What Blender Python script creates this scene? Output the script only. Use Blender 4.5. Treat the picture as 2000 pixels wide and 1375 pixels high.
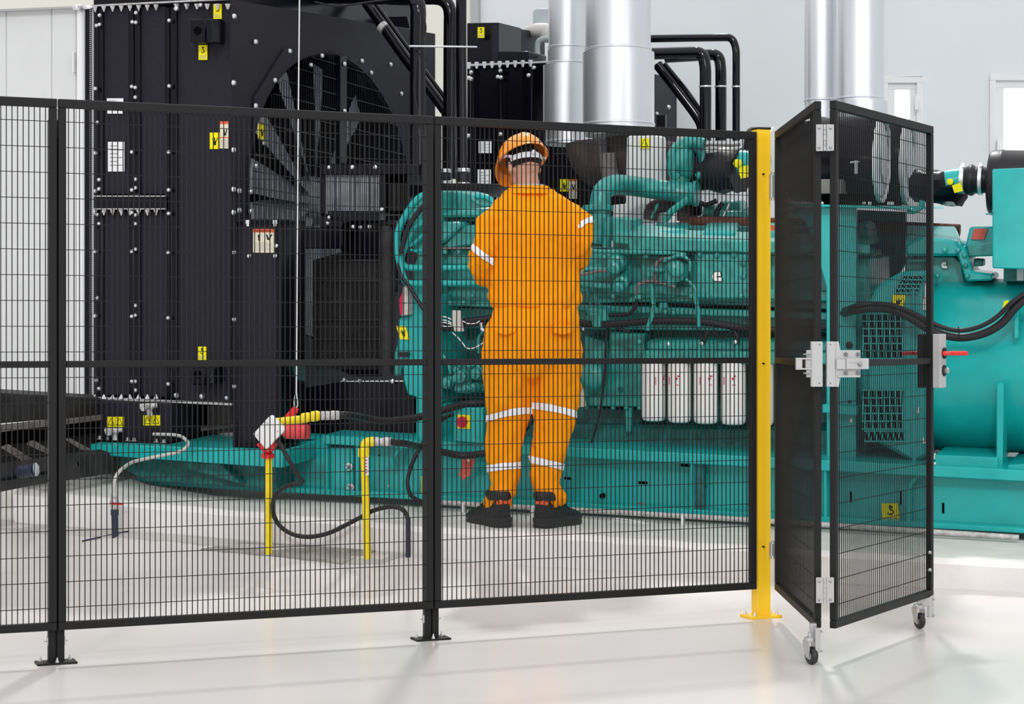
import bpy, bmesh, math, random
from mathutils import Vector, Matrix, noise
random.seed(7)
for _o in list(bpy.data.objects): bpy.data.objects.remove(_o, do_unlink=True)
SC = bpy.context.scene
COL = SC.collection
V = Vector
# ---------------------------------------------------------------- camera, light, exposure
FOC, CX, HY, CZ = 3742.0, 1000.0, 655.0, 1.24        # focal length in pixels, centre, horizon row, lens height
cam = bpy.data.cameras.new('camera'); camo = bpy.data.objects.new('camera', cam); COL.objects.link(camo)
cam.sensor_fit = 'HORIZONTAL'; cam.sensor_width = 36.0; cam.lens = FOC / 2000 * 36.0
cam.shift_y = (HY - 687.5) / 2000.0
camo.location = (0, 0, CZ); camo.rotation_euler = (math.pi / 2, 0, 0)
cam.clip_end = 200; SC.camera = camo
SC.view_settings.view_transform = 'Standard'; SC.view_settings.look = 'None'
SC.view_settings.gamma = 1.0; SC.view_settings.use_curve_mapping = False
SC.view_settings.exposure = 0.12
world = bpy.data.worlds.new('overcast_sky'); SC.world = world; world.use_nodes = True
wn, wl = world.node_tree.nodes, world.node_tree.links
for n in list(wn): wn.remove(n)
wo = wn.new('ShaderNodeOutputWorld'); wb = wn.new('ShaderNodeBackground')
tc = wn.new('ShaderNodeTexCoord'); sx = wn.new('ShaderNodeSeparateXYZ'); ramp = wn.new('ShaderNodeValToRGB')
wl.new(tc.outputs['Generated'], sx.inputs[0]); wl.new(sx.outputs['Z'], ramp.inputs[0])
ramp.color_ramp.elements[0].position = 0.0; ramp.color_ramp.elements[0].color = (0.55, 0.56, 0.58, 1)
ramp.color_ramp.elements[1].position = 1.0; ramp.color_ramp.elements[1].color = (1.0, 1.0, 1.0, 1)
wl.new(ramp.outputs[0], wb.inputs['Color']); wb.inputs['Strength'].default_value = 1.06
wl.new(wb.outputs[0], wo.inputs[0])
def sun(name, direction, strength, angle, color=(1, 1, 1)):
    l = bpy.data.lights.new(name, 'SUN'); l.energy = strength; l.angle = math.radians(angle); l.color = color
    o = bpy.data.objects.new(name, l); COL.objects.link(o)
    o.rotation_euler = V(direction).to_track_quat('-Z', 'Y').to_euler(); o.location = (0, 5, 6)
    return o
sun('high_back_light', (-0.05, -0.72, -1.0), 1.55, 3.0, (1, .99, .97))
sun('high_front_light', (0.10, 0.95, -0.50), 0.62, 3.5, (1, 1, 1))
def panel_light(name, loc, target, sx_, sy_, power):
    l = bpy.data.lights.new(name, 'AREA'); l.shape = 'RECTANGLE'; l.size = sx_; l.size_y = sy_; l.energy = power
    o = bpy.data.objects.new(name, l); COL.objects.link(o); o.location = loc; o.rotation_euler = (V(target) - V(loc)).to_track_quat('-Z', 'Y').to_euler()
panel_light('added_highlight_panel', (-4.3, -1.5, 2.1), (1, 10, 1.3), 3.6, 1.0, 85)  # added unseen panel, low and wide, for a highlight along the drums
panel_light('added_highlight_panel', (6.5, 0.5, 3.2), (0, 10, 1.5), 1.0, 3.4, 75)  # added unseen upright panel, for highlight streaks on pipes and ducts
panel_light('added_overhead_panel', (0.5, 2.5, 6.0), (0.3, 9, 1.5), 5.0, 0.7, 70)  # added unseen panel overhead, for highlights on the upper surfaces
# ---------------------------------------------------------------- frames
UX, UY, VX, VY = 0.9356, -0.3530, 0.3530, 0.9356      # machine length direction and depth direction in plan
OX, OY = -0.127, 9.50
EU = V((UX, UY, -0.0245)); EV = V((VX, VY, 0.065))
def at(px, py, Y): return V(((px - CX) / FOC * Y, Y, CZ - (py - HY) * Y / FOC))
def Gp(px, py, w):
    k = (px - CX) / FOC
    t = (k * (OY + VY * w) - OX - VX * w) / (UX - k * UY)
    return at(px, py, OY + UY * t + VY * w)
def Ucoord(px, w):
    k = (px - CX) / FOC
    return (k * (OY + VY * w) - OX - VX * w) / (UX - k * UY)
def Fp(px, py, u0):
    k = (px - CX) / FOC
    w = (k * (OY + UY * u0) - OX - UX * u0) / (VX - k * VY)
    return at(px, py, OY + UY * u0 + VY * w)
class GPlane:
    def __init__(s, w): s.w = w; s.N = -EV
    def pt(s, px, py): return Gp(px, py, s.w)
    def off(s, d): return GPlane(s.w - d)
class FPlane:
    def __init__(s, u): s.u = u; s.N = V((UX, UY, 0))
    def pt(s, px, py): return Fp(px, py, s.u)
    def off(s, d): return FPlane(s.u + d)
class YPlane:
    def __init__(s, y): s.y = y; s.N = V((0, -1, 0))
    def pt(s, px, py): return at(px, py, s.y)
    def off(s, d): return YPlane(s.y - d)
# ---------------------------------------------------------------- materials
def mat(name, col, rough=0.5, metal=0.0, spec=0.5, bump=0.0, bscale=40.0, var=0.0, vscale=6.0, coat=0.0, emit=None, stretch=None):
    m = bpy.data.materials.new(name); m.use_nodes = True
    nt = m.node_tree; b = nt.nodes['Principled BSDF']
    b.inputs['Base Color'].default_value = (*col, 1); b.inputs['Roughness'].default_value = rough
    b.inputs['Metallic'].default_value = metal; b.inputs['Specular IOR Level'].default_value = spec
    if coat: b.inputs['Coat Weight'].default_value = coat; b.inputs['Coat Roughness'].default_value = 0.12
    if emit: b.inputs['Emission Color'].default_value = (*emit[0], 1); b.inputs['Emission Strength'].default_value = emit[1]
    if bump or var:
        g = nt.nodes.new('ShaderNodeNewGeometry'); mp = nt.nodes.new('ShaderNodeMapping')
        nt.links.new(g.outputs['Position'], mp.inputs[0])
        if stretch: mp.inputs['Scale'].default_value = stretch
    if bump:
        n = nt.nodes.new('ShaderNodeTexNoise'); n.inputs['Scale'].default_value = bscale; n.inputs['Detail'].default_value = 3
        bp = nt.nodes.new('ShaderNodeBump'); bp.inputs['Strength'].default_value = bump; bp.inputs['Distance'].default_value = 0.01
        nt.links.new(mp.outputs[0], n.inputs['Vector']); nt.links.new(n.outputs['Fac'], bp.inputs['Height'])
        nt.links.new(bp.outputs[0], b.inputs['Normal'])
    if var:
        n2 = nt.nodes.new('ShaderNodeTexNoise'); n2.inputs['Scale'].default_value = vscale; n2.inputs['Detail'].default_value = 5
        r = nt.nodes.new('ShaderNodeValToRGB')
        r.color_ramp.elements[0].position = 0.3; r.color_ramp.elements[1].position = 0.7
        r.color_ramp.elements[0].color = (*[c * (1 - var) for c in col], 1)
        r.color_ramp.elements[1].color = (*[min(1, c * (1 + var)) for c in col], 1)
        nt.links.new(mp.outputs[0], n2.inputs['Vector']); nt.links.new(n2.outputs['Fac'], r.inputs[0])
        nt.links.new(r.outputs[0], b.inputs['Base Color'])
    return m
M = {}
M['fence'] = mat('black powder coat', (0.009, 0.009, 0.009), 0.55, spec=0.25)
M['black'] = mat('textured black radiator paint', (0.013, 0.012, 0.019), 0.5, spec=0.2, bump=0.35, bscale=260, var=0.25, vscale=90)
M['glossblack'] = mat('gloss black paint', (0.0025, 0.0025, 0.005), 0.20, spec=0.25)
M['pipeblack'] = mat('gloss black pipe', (0.002, 0.002, 0.004), 0.10, spec=0.4)
M['rubber'] = mat('black rubber', (0.013, 0.012, 0.015), 0.42, spec=0.35)
M['hole'] = mat('dark opening', (0.002, 0.002, 0.002), 0.9, spec=0.05)
M['teal'] = mat('teal enamel', (0.008, 0.395, 0.385), 0.27, spec=0.5, bump=0.05, bscale=22, var=0.10, vscale=7)
M['engteal'] = mat('engine teal enamel', (0.020, 0.285, 0.262), 0.34, spec=0.6, bump=0.2, bscale=30, var=0.30, vscale=16)
M['shadeteal'] = mat('shaded teal enamel', (0.008, 0.150, 0.142), 0.42, spec=0.45, bump=0.35, bscale=36, var=0.35, vscale=18)  # darker copy of the teal; shade of recesses and undersides put into the colour
M['bolt'] = mat('zinc bolt', (0.75, 0.75, 0.77), 0.3, metal=0.8)
M['steel'] = mat('brushed stainless sheet', (0.76, 0.77, 0.80), 0.36, metal=0.8, bump=0.02, bscale=60, var=0.07, vscale=7, stretch=(1, 1, .12))
M['zinc'] = mat('zinc plated bracket', (0.52, 0.52, 0.52), 0.33, metal=0.7, spec=0.5)
M['lightgrey'] = mat('light grey coated metal', (0.44, 0.44, 0.44), 0.4, spec=0.35)
M['nut'] = mat('dark steel nut', (0.30, 0.30, 0.31), 0.25, metal=0.9)
M['dirty'] = mat('dusty galvanised fitting', (0.50, 0.49, 0.48), 0.55, metal=0.2, var=0.3, vscale=40)
M['yellow'] = mat('yellow post paint', (0.95, 0.575, 0.012), 0.36, spec=0.4, var=0.03)
M['gasyellow'] = mat('yellow gas pipe paint', (0.86, 0.66, 0.004), 0.4, spec=0.4, var=0.06, vscale=20)
M['sticker'] = mat('yellow sticker', (0.90, 0.78, 0.0), 0.5, spec=0.3)
M['whitesticker'] = mat('white sticker', (0.80, 0.80, 0.80), 0.5, spec=0.3)
M['cream'] = mat('cream sticker', (0.72, 0.66, 0.50), 0.5, spec=0.3)
M['ink'] = mat('black ink', (0.02, 0.02, 0.02), 0.6, spec=0.2)
M['greyink'] = mat('grey ink', (0.35, 0.36, 0.38), 0.6, spec=0.2)
M['orangeink'] = mat('orange red ink', (0.75, 0.12, 0.04), 0.6, spec=0.2)
M['redink'] = mat('crimson ink', (0.60, 0.02, 0.07), 0.6, spec=0.2)
M['red'] = mat('red plastic', (0.72, 0.012, 0.012), 0.3, spec=0.5)
M['pinkred'] = mat('faded red plastic', (0.72, 0.05, 0.06), 0.35, spec=0.5)
M['salmon'] = mat('salmon label', (0.62, 0.11, 0.08), 0.5, spec=0.3, var=0.1, vscale=60)
M['white'] = mat('white enamel', (0.80, 0.80, 0.80), 0.35, spec=0.4)
M['offwhite'] = mat('off white panel', (0.66, 0.67, 0.66), 0.55, spec=0.3, var=0.02)
M['brownwrap'] = mat('brown heat wrap', (0.075, 0.058, 0.056), 0.8, spec=0.15, bump=0.6, bscale=120, var=0.25, vscale=14)
M['greywrap'] = mat('grey heat wrap', (0.22, 0.20, 0.19), 0.85, spec=0.1, bump=0.7, bscale=150, var=0.2)
M['rust'] = mat('rusty brown pipe', (0.13, 0.05, 0.035), 0.8, spec=0.2, bump=0.5, bscale=90, var=0.4, vscale=30)
M['fanblade'] = mat('grey fan blade', (0.30, 0.31, 0.34), 0.5, spec=0.4, bump=0.3, bscale=60, var=0.25, vscale=10)
M['beam'] = mat('dark grey steel beam', (0.035, 0.032, 0.033), 0.6, spec=0.3, bump=0.3, bscale=40, var=0.4, vscale=8)
M['wornbeam'] = mat('worn grey steel', (0.17, 0.15, 0.145), 0.6, spec=0.3, bump=0.3, bscale=50, var=0.35, vscale=12)
M['orange'] = mat('orange coverall cloth', (1.0, 0.325, 0.002), 0.85, spec=0.08, bump=0.2, bscale=300, var=0.04, vscale=5)
M['reflective'] = mat('silver white reflective tape', (0.86, 0.86, 0.88), 0.45, spec=0.4)
M['helmet'] = mat('orange helmet shell', (1.0, 0.30, 0.004), 0.2, spec=0.5, coat=0.4)
M['skin'] = mat('skin', (0.52, 0.27, 0.19), 0.5, spec=0.3, var=0.06, vscale=30)
M['hair'] = mat('short dark hair', (0.016, 0.011, 0.009), 0.75, spec=0.2, bump=1.0, bscale=400)
M['boot'] = mat('black boot leather', (0.012, 0.012, 0.014), 0.4, spec=0.4, bump=0.3, bscale=120)
M['sole'] = mat('black boot sole', (0.03, 0.03, 0.033), 0.6, spec=0.3)
M['strap'] = mat('grey white headband', (0.62, 0.64, 0.68), 0.45, spec=0.4)
M['paleblue'] = mat('pale grey blue paint', (0.42, 0.47, 0.49), 0.5, spec=0.3, var=0.08)
M['navy'] = mat('navy plastic pipe', (0.03, 0.035, 0.07), 0.5, spec=0.3)
M['hose'] = mat('grey white hose', (0.55, 0.53, 0.50), 0.5, spec=0.3)
M['pane'] = mat('bright daylight pane', (0.9, 0.9, 0.9), 0.2, emit=((0.97, 0.985, 1.0), 1.0))
M['tyre'] = mat('black caster tyre', (0.015, 0.015, 0.016), 0.35, spec=0.5)
# ---------------------------------------------------------------- mesh building
def frame_from(t):
    t = t.normalized(); a = V((0, 0, 1)) if abs(t.z) < 0.9 else V((1, 0, 0))
    x = t.cross(a).normalized(); return x, x.cross(t).normalized()
class MB:
    def __init__(s): s.v = []; s.f = []; s.m = []
    def add(s, vs, fs, m=0):
        n = len(s.v); s.v += [V(p) for p in vs]; s.f += [tuple(i + n for i in f) for f in fs]
        s.m += [m] * len(fs) if isinstance(m, int) else list(m); return s
    def loft(s, a, b, m=0, cap=True, sm=None):
        n = len(a); fs = [(i, (i + 1) % n, n + (i + 1) % n, n + i) for i in range(n)]
        ms = [m if sm is None else sm] * n
        if cap: fs += [tuple(range(n)), tuple(range(2 * n - 1, n - 1, -1))]; ms += [m, m]
        return s.add(list(a) + list(b), fs, ms)
    def prism(s, pl, poly, depth, m=0, sm=None):
        a = [pl.pt(x, y) for x, y in poly]; return s.loft(a, [p - pl.N * depth for p in a], m, True, sm)
    def rect(s, pl, x0, y0, x1, y1, depth, m=0, sm=None): return s.prism(pl, [(x0, y0), (x1, y0), (x1, y1), (x0, y1)], depth, m, sm)
    def box(s, c, ax, ay, az, m=0):
        c = V(c); ax, ay, az = V(ax), V(ay), V(az)
        a = [c - ax - ay - az, c + ax - ay - az, c + ax + ay - az, c - ax + ay - az]
        return s.loft(a, [p + az * 2 for p in a], m)
    def rings(s, rings, m=0, caps=True, close=False):
        n = len(rings[0]); vs = [p for r in rings for p in r]; fs = []
        for k in range(len(rings) - 1 + (1 if close else 0)):
            o, q = k * n, ((k + 1) % len(rings)) * n
            fs += [(o + i, o + (i + 1) % n, q + (i + 1) % n, q + i) for i in range(n)]
        if caps and not close: fs += [tuple(range(n)), tuple(range(len(vs) - 1, len(vs) - n - 1, -1))]
        return s.add(vs, fs, m)
    def tube(s, pts, r, n=10, m=0, caps=True, sq=1.0):
        pts = [V(p) for p in pts]; k = len(pts); rs = r if isinstance(r, (list, tuple)) else [r] * k
        x = None; rg = []
        for i, p in enumerate(pts):
            t = (pts[min(i + 1, k - 1)] - pts[max(i - 1, 0)])
            if t.length < 1e-9: t = V((0, 0, 1))
            t.normalize()
            if x is None: x, y = frame_from(t)
            else:
                x = (x - t * x.dot(t))
                if x.length < 1e-6: x, y = frame_from(t)
                x.normalize(); y = x.cross(t)
            rg.append([p + (x * math.cos(2 * math.pi * j / n) + y * sq * math.sin(2 * math.pi * j / n)) * rs[i] for j in range(n)])
        return s.rings(rg, m, caps)
    def lathe(s, c, axis, prof, n=16, m=0, caps=True):
        c = V(c); axis = V(axis).normalized(); x, y = frame_from(axis)
        rg = [[c + axis * h + (x * math.cos(2 * math.pi * j / n) + y * math.sin(2 * math.pi * j / n)) * max(r, 1e-5) for j in range(n)] for r, h in prof]
        return s.rings(rg, m, caps)
    def bolt(s, c, nrm, r, m=0, n=8): return s.lathe(c, nrm, [(r, 0), (r, r * .35), (r * .72, r * .8), (r * .2, r)], n, m)
    def sphere(s, c, r, n=10, m=0, scale=(1, 1, 1)):
        c = V(c); rg = []
        for i in range(1, n):
            a = math.pi * i / n
            rg.append([c + V((math.sin(a) * math.cos(2 * math.pi * j / (2 * n)) * r * scale[0], math.sin(a) * math.sin(2 * math.pi * j / (2 * n)) * r * scale[1], math.cos(a) * r * scale[2])) for j in range(2 * n)])
        return s.rings(rg, m)
ORG = {}
def bez(pts, per=6):
    """smooth Catmull-Rom curve through points"""
    pts = [V(p) for p in pts]; out = []
    P_ = [pts[0] * 2 - pts[1]] + pts + [pts[-1] * 2 - pts[-2]]
    for i in range(1, len(P_) - 2):
        a, b, c, d = P_[i - 1:i + 3]
        for j in range(per):
            t = j / per
            out.append(0.5 * ((2 * b) + (c - a) * t + (2 * a - 5 * b + 4 * c - d) * t * t + (3 * b - a - 3 * c + d) * t ** 3))
    return out + [pts[-1]]
def fil(pts, rad, per=6):
    """polyline with rounded corners"""
    pts = [V(p) for p in pts]; out = [pts[0]]
    for i in range(1, len(pts) - 1):
        a, b, c = pts[i - 1:i + 2]; d1 = (a - b); d2 = (c - b)
        r = min(rad, d1.length * .49, d2.length * .49); p, q = b + d1.normalized() * r, b + d2.normalized() * r
        for j in range(per + 1):
            t = j / per; out.append(p * (1 - t) ** 2 + b * 2 * t * (1 - t) + q * t * t)
    return out + [pts[-1]]
class Part:
    '''a part made of several meshes: the first one built carries the part's name, the rest become its sub-parts'''
    def __init__(s, name, parent, label=None): s.name, s.parent, s.obj, s.label = name, parent, None, label
def build(name, mb, mats, parent=None, smooth=35, bevel=0.0, kind=None, label=None, cat=None, group=None, loc=None):
    if not isinstance(mats, (list, tuple)): mats = [mats]
    pend = None
    if isinstance(parent, Part):
        if parent.obj is None: pend = parent; name = pend.name; label = pend.label; parent = pend.parent
        else: parent = parent.obj
    if parent is not None: o0 = ORG[parent.name]
    elif loc is not None: o0 = V(loc)
    else:
        xs = [p.x for p in mb.v]; ys = [p.y for p in mb.v]; zs = [p.z for p in mb.v]
        o0 = V(((min(xs) + max(xs)) / 2, (min(ys) + max(ys)) / 2, min(zs)))
    me = bpy.data.meshes.new(name); me.from_pydata([tuple(p - o0) for p in mb.v], [], mb.f)
    for m in mats: me.materials.append(M[m] if isinstance(m, str) else m)
    for i, p in enumerate(me.polygons): p.material_index = mb.m[i] if i < len(mb.m) else 0
    bm = bmesh.new(); bm.from_mesh(me)
    bmesh.ops.recalc_face_normals(bm, faces=bm.faces)
    if bevel:
        es = [e for e in bm.edges if len(e.link_faces) == 2 and e.calc_face_angle(0) > 0.5]
        bmesh.ops.bevel(bm, geom=es, offset=bevel, segments=1, affect='EDGES', clamp_overlap=True)
    bm.to_mesh(me); bm.free()
    if smooth:
        for p in me.polygons: p.use_smooth = True
        me.set_sharp_from_angle(angle=math.radians(smooth))
    o = bpy.data.objects.new(name, me); COL.objects.link(o)
    if parent is not None: o.parent = parent
    else: o.location = o0
    ORG[o.name] = o0
    tag(o, label, cat, group, kind)
    if pend: pend.obj = o
    return o
def tag(o, label=None, cat=None, group=None, kind=None):
    if label: o['label'] = label
    if cat: o['category'] = cat
    if group: o['group'] = group
    if kind: o['kind'] = kind
    return o
def thing(name, label, cat, loc, group=None):
    o = bpy.data.objects.new(name, None); COL.objects.link(o); o.location = V(loc); o.empty_display_size = 0.1
    ORG[o.name] = V(loc); return tag(o, label, cat, group)
# stickers: flat print on a thin plate
def sticker(parent, pl, x0, y0, x1, y1, kind, base='sticker', name='warning_label', slant=0, label=None):
    b = MB(); q = pl
    def fp(a, c): return (x0 + (x1 - x0) * a + slant * (c), y0 + (y1 - y0) * c)
    def fl(pts, m, k=1):
        a = [q.pt(*fp(*p)) + q.N * (0.0015 + 0.0006 * k) for p in pts]; b.loft(a, [p - q.N * 0.0005 for p in a], m)
    a = [q.pt(*fp(*p)) + q.N * 0.0015 for p in ((0, 0), (1, 0), (1, 1), (0, 1))]; b.loft(a, [p - q.N * 0.003 for p in a], 0)
    def rct(a0, c0, a1, c1, m=1): fl([(a0, c0), (a1, c0), (a1, c1), (a0, c1)], m)
    def arc(cx, cy, r, a0, a1, th, m=1, asp=None):
        asp = asp or abs((x1 - x0) / (y1 - y0)); n = 8
        for i in range(n):
            t0, t1 = a0 + (a1 - a0) * i / n, a0 + (a1 - a0) * (i + 1) / n
            P_ = lambda t, rr: (cx + math.cos(t) * rr, cy + math.sin(t) * rr * asp)
            fl([P_(t0, r), P_(t1, r), P_(t1, r - th), P_(t0, r - th)], m)
    if kind == 'hook':
        arc(.5, .17, .12, 0, 6.29, .11); arc(.5, .42, .20, -1.2, 2.9, .10); rct(.46, .22, .56, .34)
        for k in range(3): rct(.15, .70 + .09 * k, .85, .73 + .09 * k, 2)
    elif kind == 'hand':
        for (a, c, d, e) in ((.25, .38, .5, .66), (.42, .30, .56, .62), (.78, .32, .55, .66)):
            fl([(a, c), (a + .10, c - .02), (d + .08, e), (d - .04, e + .03)], 1)
        fl([(.38, .6), (.62, .58), (.68, .74), (.5, .80), (.40, .72)], 1)
    elif kind == 'tri':
        fl([(.5, .12), (.56, .12), (.92, .86), (.84, .86)], 1); fl([(.44, .12), (.5, .12), (.16, .86), (.08, .86)], 1)
        rct(.1, .82, .9, .88)
    elif kind == 'tri2':
        for s_ in (0, .5):
            fl([(.25 + s_, .15), (.28 + s_, .15), (.45 + s_, .82), (.41 + s_, .82)], 1); fl([(.22 + s_, .15), (.25 + s_, .15), (.09 + s_, .82), (.05 + s_, .82)], 1); rct(.06 + s_, .78, .44 + s_, .84)
        rct(.49, 0, .51, 1)
    elif kind == 'warning':
        rct(0, 0, 1, .15, 3)
        fl([(.22, .26), (.30, .24), (.36, .5), (.26, .5)], 1); fl([(.62, .24), (.70, .24), (.78, .46), (.68, .46)], 1); fl([(.88, .22), (.94, .24), (.78, .48), (.72, .44)], 1)
        for k in range(7): rct(.06, .58 + .055 * k, .94 if k % 3 else .7, .595 + .055 * k, 2)
    elif kind == 'handtext':
        rct(0, 0, 1, .10, 3); fl([(.35, .3), (.46, .24), (.62, .5), (.5, .56)], 1); fl([(.72, .26), (.82, .28), (.66, .54), (.55, .5)], 1)
        rct(0, .58, 1, .62, 3)
        for k in range(5): rct(.1, .68 + .06 * k, .9, .70 + .06 * k, 2)
    elif kind == 'text':
        for k in range(6): rct(.12, .12 + .13 * k, .88 if k % 2 else .6, .16 + .13 * k, 2)
    return build(name, b, [base, 'ink', 'greyink', 'orangeink'], parent, smooth=0, label=label)

def text_on(parent, pl, x0, y, x1, txt, m):
    """printed lettering from pixel x0 to x1 with its foot on row y of a plane"""
    cu = bpy.data.curves.new('lettering', 'FONT'); cu.body = txt; cu.resolution_u = 2; o = bpy.data.objects.new('lettering', cu); COL.objects.link(o)
    dg = bpy.context.evaluated_depsgraph_get(); dg.update(); me = bpy.data.meshes.new_from_object(o.evaluated_get(dg))
    xs = [v.co.x for v in me.vertices]; w_ = max(xs) - min(xs); a, b_ = pl.pt(x0, y), pl.pt(x1, y); ux = (b_ - a) / w_; k = ux.length
    mb = MB(); mb.v = [a + ux * (v.co.x - min(xs)) + V((0, 0, 1)) * k * v.co.y + pl.N * .0035 for v in me.vertices]; mb.f = [tuple(p.vertices) for p in me.polygons]; mb.m = [0] * len(mb.f)
    bpy.data.objects.remove(o); bpy.data.curves.remove(cu); bpy.data.meshes.remove(me)
    return build('printed_heading', mb, m, parent, smooth=0)
# ================================================================ THE SETTING
def interp(x, tab):
    if x <= tab[0][0]: return tab[0][1] + (tab[1][1] - tab[0][1]) * (x - tab[0][0]) / (tab[1][0] - tab[0][0])
    for (a, b), (c, d) in zip(tab, tab[1:]):
        if x <= c: return b + (d - b) * (x - a) / (c - a)
    (a, b), (c, d) = tab[-2:]; return d + (d - b) * (x - c) / (c - a)
PBOT = [(-400, 1004), (0, 1016), (300, 1040), (525, 1060), (650, 1068), (800, 1080), (950, 1098), (1475, 1130), (2000, 1156), (2600, 1186)]
PTOP = [(-400, 950), (30, 955), (300, 985), (650, 1015), (920, 1036), (1100, 1043), (1475, 1068), (2000, 1100), (2600, 1135)]
ZT = []
for px in range(-400, 2601, 100):
    ZT.append((Ucoord(px, 0), Gp(px, interp(px, PBOT), 0).z))
def zfloor(x, y):
    u = (x - OX) * UX + (y - OY) * UY; w = (x - OX) * VX + (y - OY) * VY
    zb = max(0.0, interp(max(-4.5, min(3.5, u)), ZT)); s = max(0.0, min(1.0, (w + 0.48) / 0.48)); s = s * s * (3 - 2 * s)
    return zb * s
def floor_hit(px, py):
    Y = 4.0; best = None
    while Y < 14:
        p = at(px, py, Y)
        if p.z <= zfloor(p.x, p.y): return V((p.x, p.y, zfloor(p.x, p.y)))
        Y += 0.01
    return at(px, py, 10)
def mat_floor():
    m = bpy.data.materials.new('polished pale resin floor'); m.use_nodes = True; nt = m.node_tree; b = nt.nodes['Principled BSDF']
    g = nt.nodes.new('ShaderNodeNewGeometry')
    n = nt.nodes.new('ShaderNodeTexNoise'); n.inputs['Scale'].default_value = 0.9; n.inputs['Detail'].default_value = 2; n.inputs['Distortion'].default_value = .6
    r = nt.nodes.new('ShaderNodeValToRGB'); r.color_ramp.elements[0].position = .32; r.color_ramp.elements[1].position = .7
    r.color_ramp.elements[0].color = (.65, .618, .60, 1); r.color_ramp.elements[1].color = (.695, .665, .65, 1)
    nt.links.new(g.outputs['Position'], n.inputs['Vector']); nt.links.new(n.outputs['Fac'], r.inputs[0]); nt.links.new(r.outputs[0], b.inputs['Base Color'])
    n2 = nt.nodes.new('ShaderNodeTexNoise'); n2.inputs['Scale'].default_value = 2; n2.inputs['Detail'].default_value = 1
    mr = nt.nodes.new('ShaderNodeMapRange'); mr.inputs[3].default_value = .20; mr.inputs[4].default_value = .28
    nt.links.new(g.outputs['Position'], n2.inputs['Vector']); nt.links.new(n2.outputs['Fac'], mr.inputs[0]); nt.links.new(mr.outputs[0], b.inputs['Roughness'])
    b.inputs['Specular IOR Level'].default_value = .5
    return m
M['floor'] = mat_floor()
M['plinth'] = mat('rough whitewashed concrete', (0.82, 0.79, 0.775), 0.8, spec=0.2, bump=0.4, bscale=16, var=0.06, vscale=4)
M['plinthtop'] = mat('worn grey concrete', (0.66, 0.66, 0.63), 0.7, spec=0.2, bump=0.4, bscale=20, var=0.08, vscale=5)
M['wall'] = mat('cool grey painted wall', (0.74, 0.765, 0.785), 0.8, spec=0.2, var=0.015, vscale=1.0)
M['wallcream'] = mat('cream painted wall', (0.80, 0.79, 0.70), 0.8, spec=0.2)
M['trench'] = mat('stained concrete cover', (0.30, 0.285, 0.26), 0.75, spec=0.2, bump=0.4, bscale=50, var=0.3, vscale=9)
M['strip'] = mat('grey dusty concrete strip', (0.50, 0.485, 0.46), 0.75, spec=0.2, bump=0.2, bscale=40, var=0.12, vscale=4)
b = MB(); NX, NY = 90, 110
xs = [-6 + 13 * i / NX for i in range(NX + 1)]; ys = [2.2 + 10.6 * j / NY for j in range(NY + 1)]
b.v = [V((x, y, zfloor(x, y))) for y in ys for x in xs]
for j in range(NY):
    for i in range(NX):
        a = j * (NX + 1) + i; b.f.append((a, a + 1, a + NX + 2, a + NX + 1)); b.m.append(0)
build('floor', b, 'floor', kind='structure', loc=(0, 0, 0), smooth=60)
# raised concrete plinth the machines stand on
b = MB(); pxs = list(range(30, 2601, 60)) + [2620]; rg = []
for i, px in enumerate(pxs):
    j = random.uniform(-1.5, 1.5)
    top = Gp(px, interp(px, PTOP) + j, 0); bot = Gp(px, interp(px, PBOT), 0) - V((0, 0, .06))
    mid = top.lerp(bot, .12) - V((VX, VY, 0)) * 0.02; top = top + V((VX, VY, 0)) * 0.02
    a2 = top + V((VX, VY, 0)) * 0.03 + V((0, 0, .004)); back = top + V((VX, VY, 0)) * .76; pb_ = CX + FOC * back.x / back.y; back.z = CZ - ((959 + (pb_ - 500) * .0553 + 16 if pb_ > 420 else interp(pb_, [(-400, 868), (150, 903), (260, 938), (420, 970.6)])) - HY) * back.y / FOC; far = back + V((VX, VY, 0)) * 9
    rg.append([bot, mid, top, a2, back, far, far - V((0, 0, 1)), bot - V((0, 0, .3))])
b.rings(rg, 0); k8 = 0
for i_ in range(len(rg) - 1):
    for j_ in range(8):
        if j_ in (2, 3, 4): b.m[k8] = 1
        k8 += 1
build('floor_plinth', b, ['plinth', 'plinthtop'], kind='structure', loc=(0, 0, 0), smooth=30)
def ground_patch(name, poly, m, lift=0.004, kind='structure'):
    pts = [floor_hit(*p) for p in poly]; mb = MB(); mb.loft([p + V((0, 0, lift)) for p in pts], [p - V((0, 0, .02)) for p in pts])
    return build(name, mb, m, kind=kind, smooth=0)
ground_patch('floor_strip', [(-40, 1032), (96, 1044), (330, 1058), (470, 1072), (600, 1072), (560, 1062), (330, 1044), (60, 1024), (-40, 1016)], 'strip', 0.003)
ground_patch('floor_cover', [(392, 1074), (468, 1062), (590, 1066), (524, 1086)], 'trench', .005)
ground_patch('floor_cover', [(526, 1086), (588, 1066), (735, 1078), (668, 1104)], 'trench', .006)
ground_patch('floor_cover', [(671, 1104), (738, 1078), (800, 1082), (745, 1103)], 'strip', .005)
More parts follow.
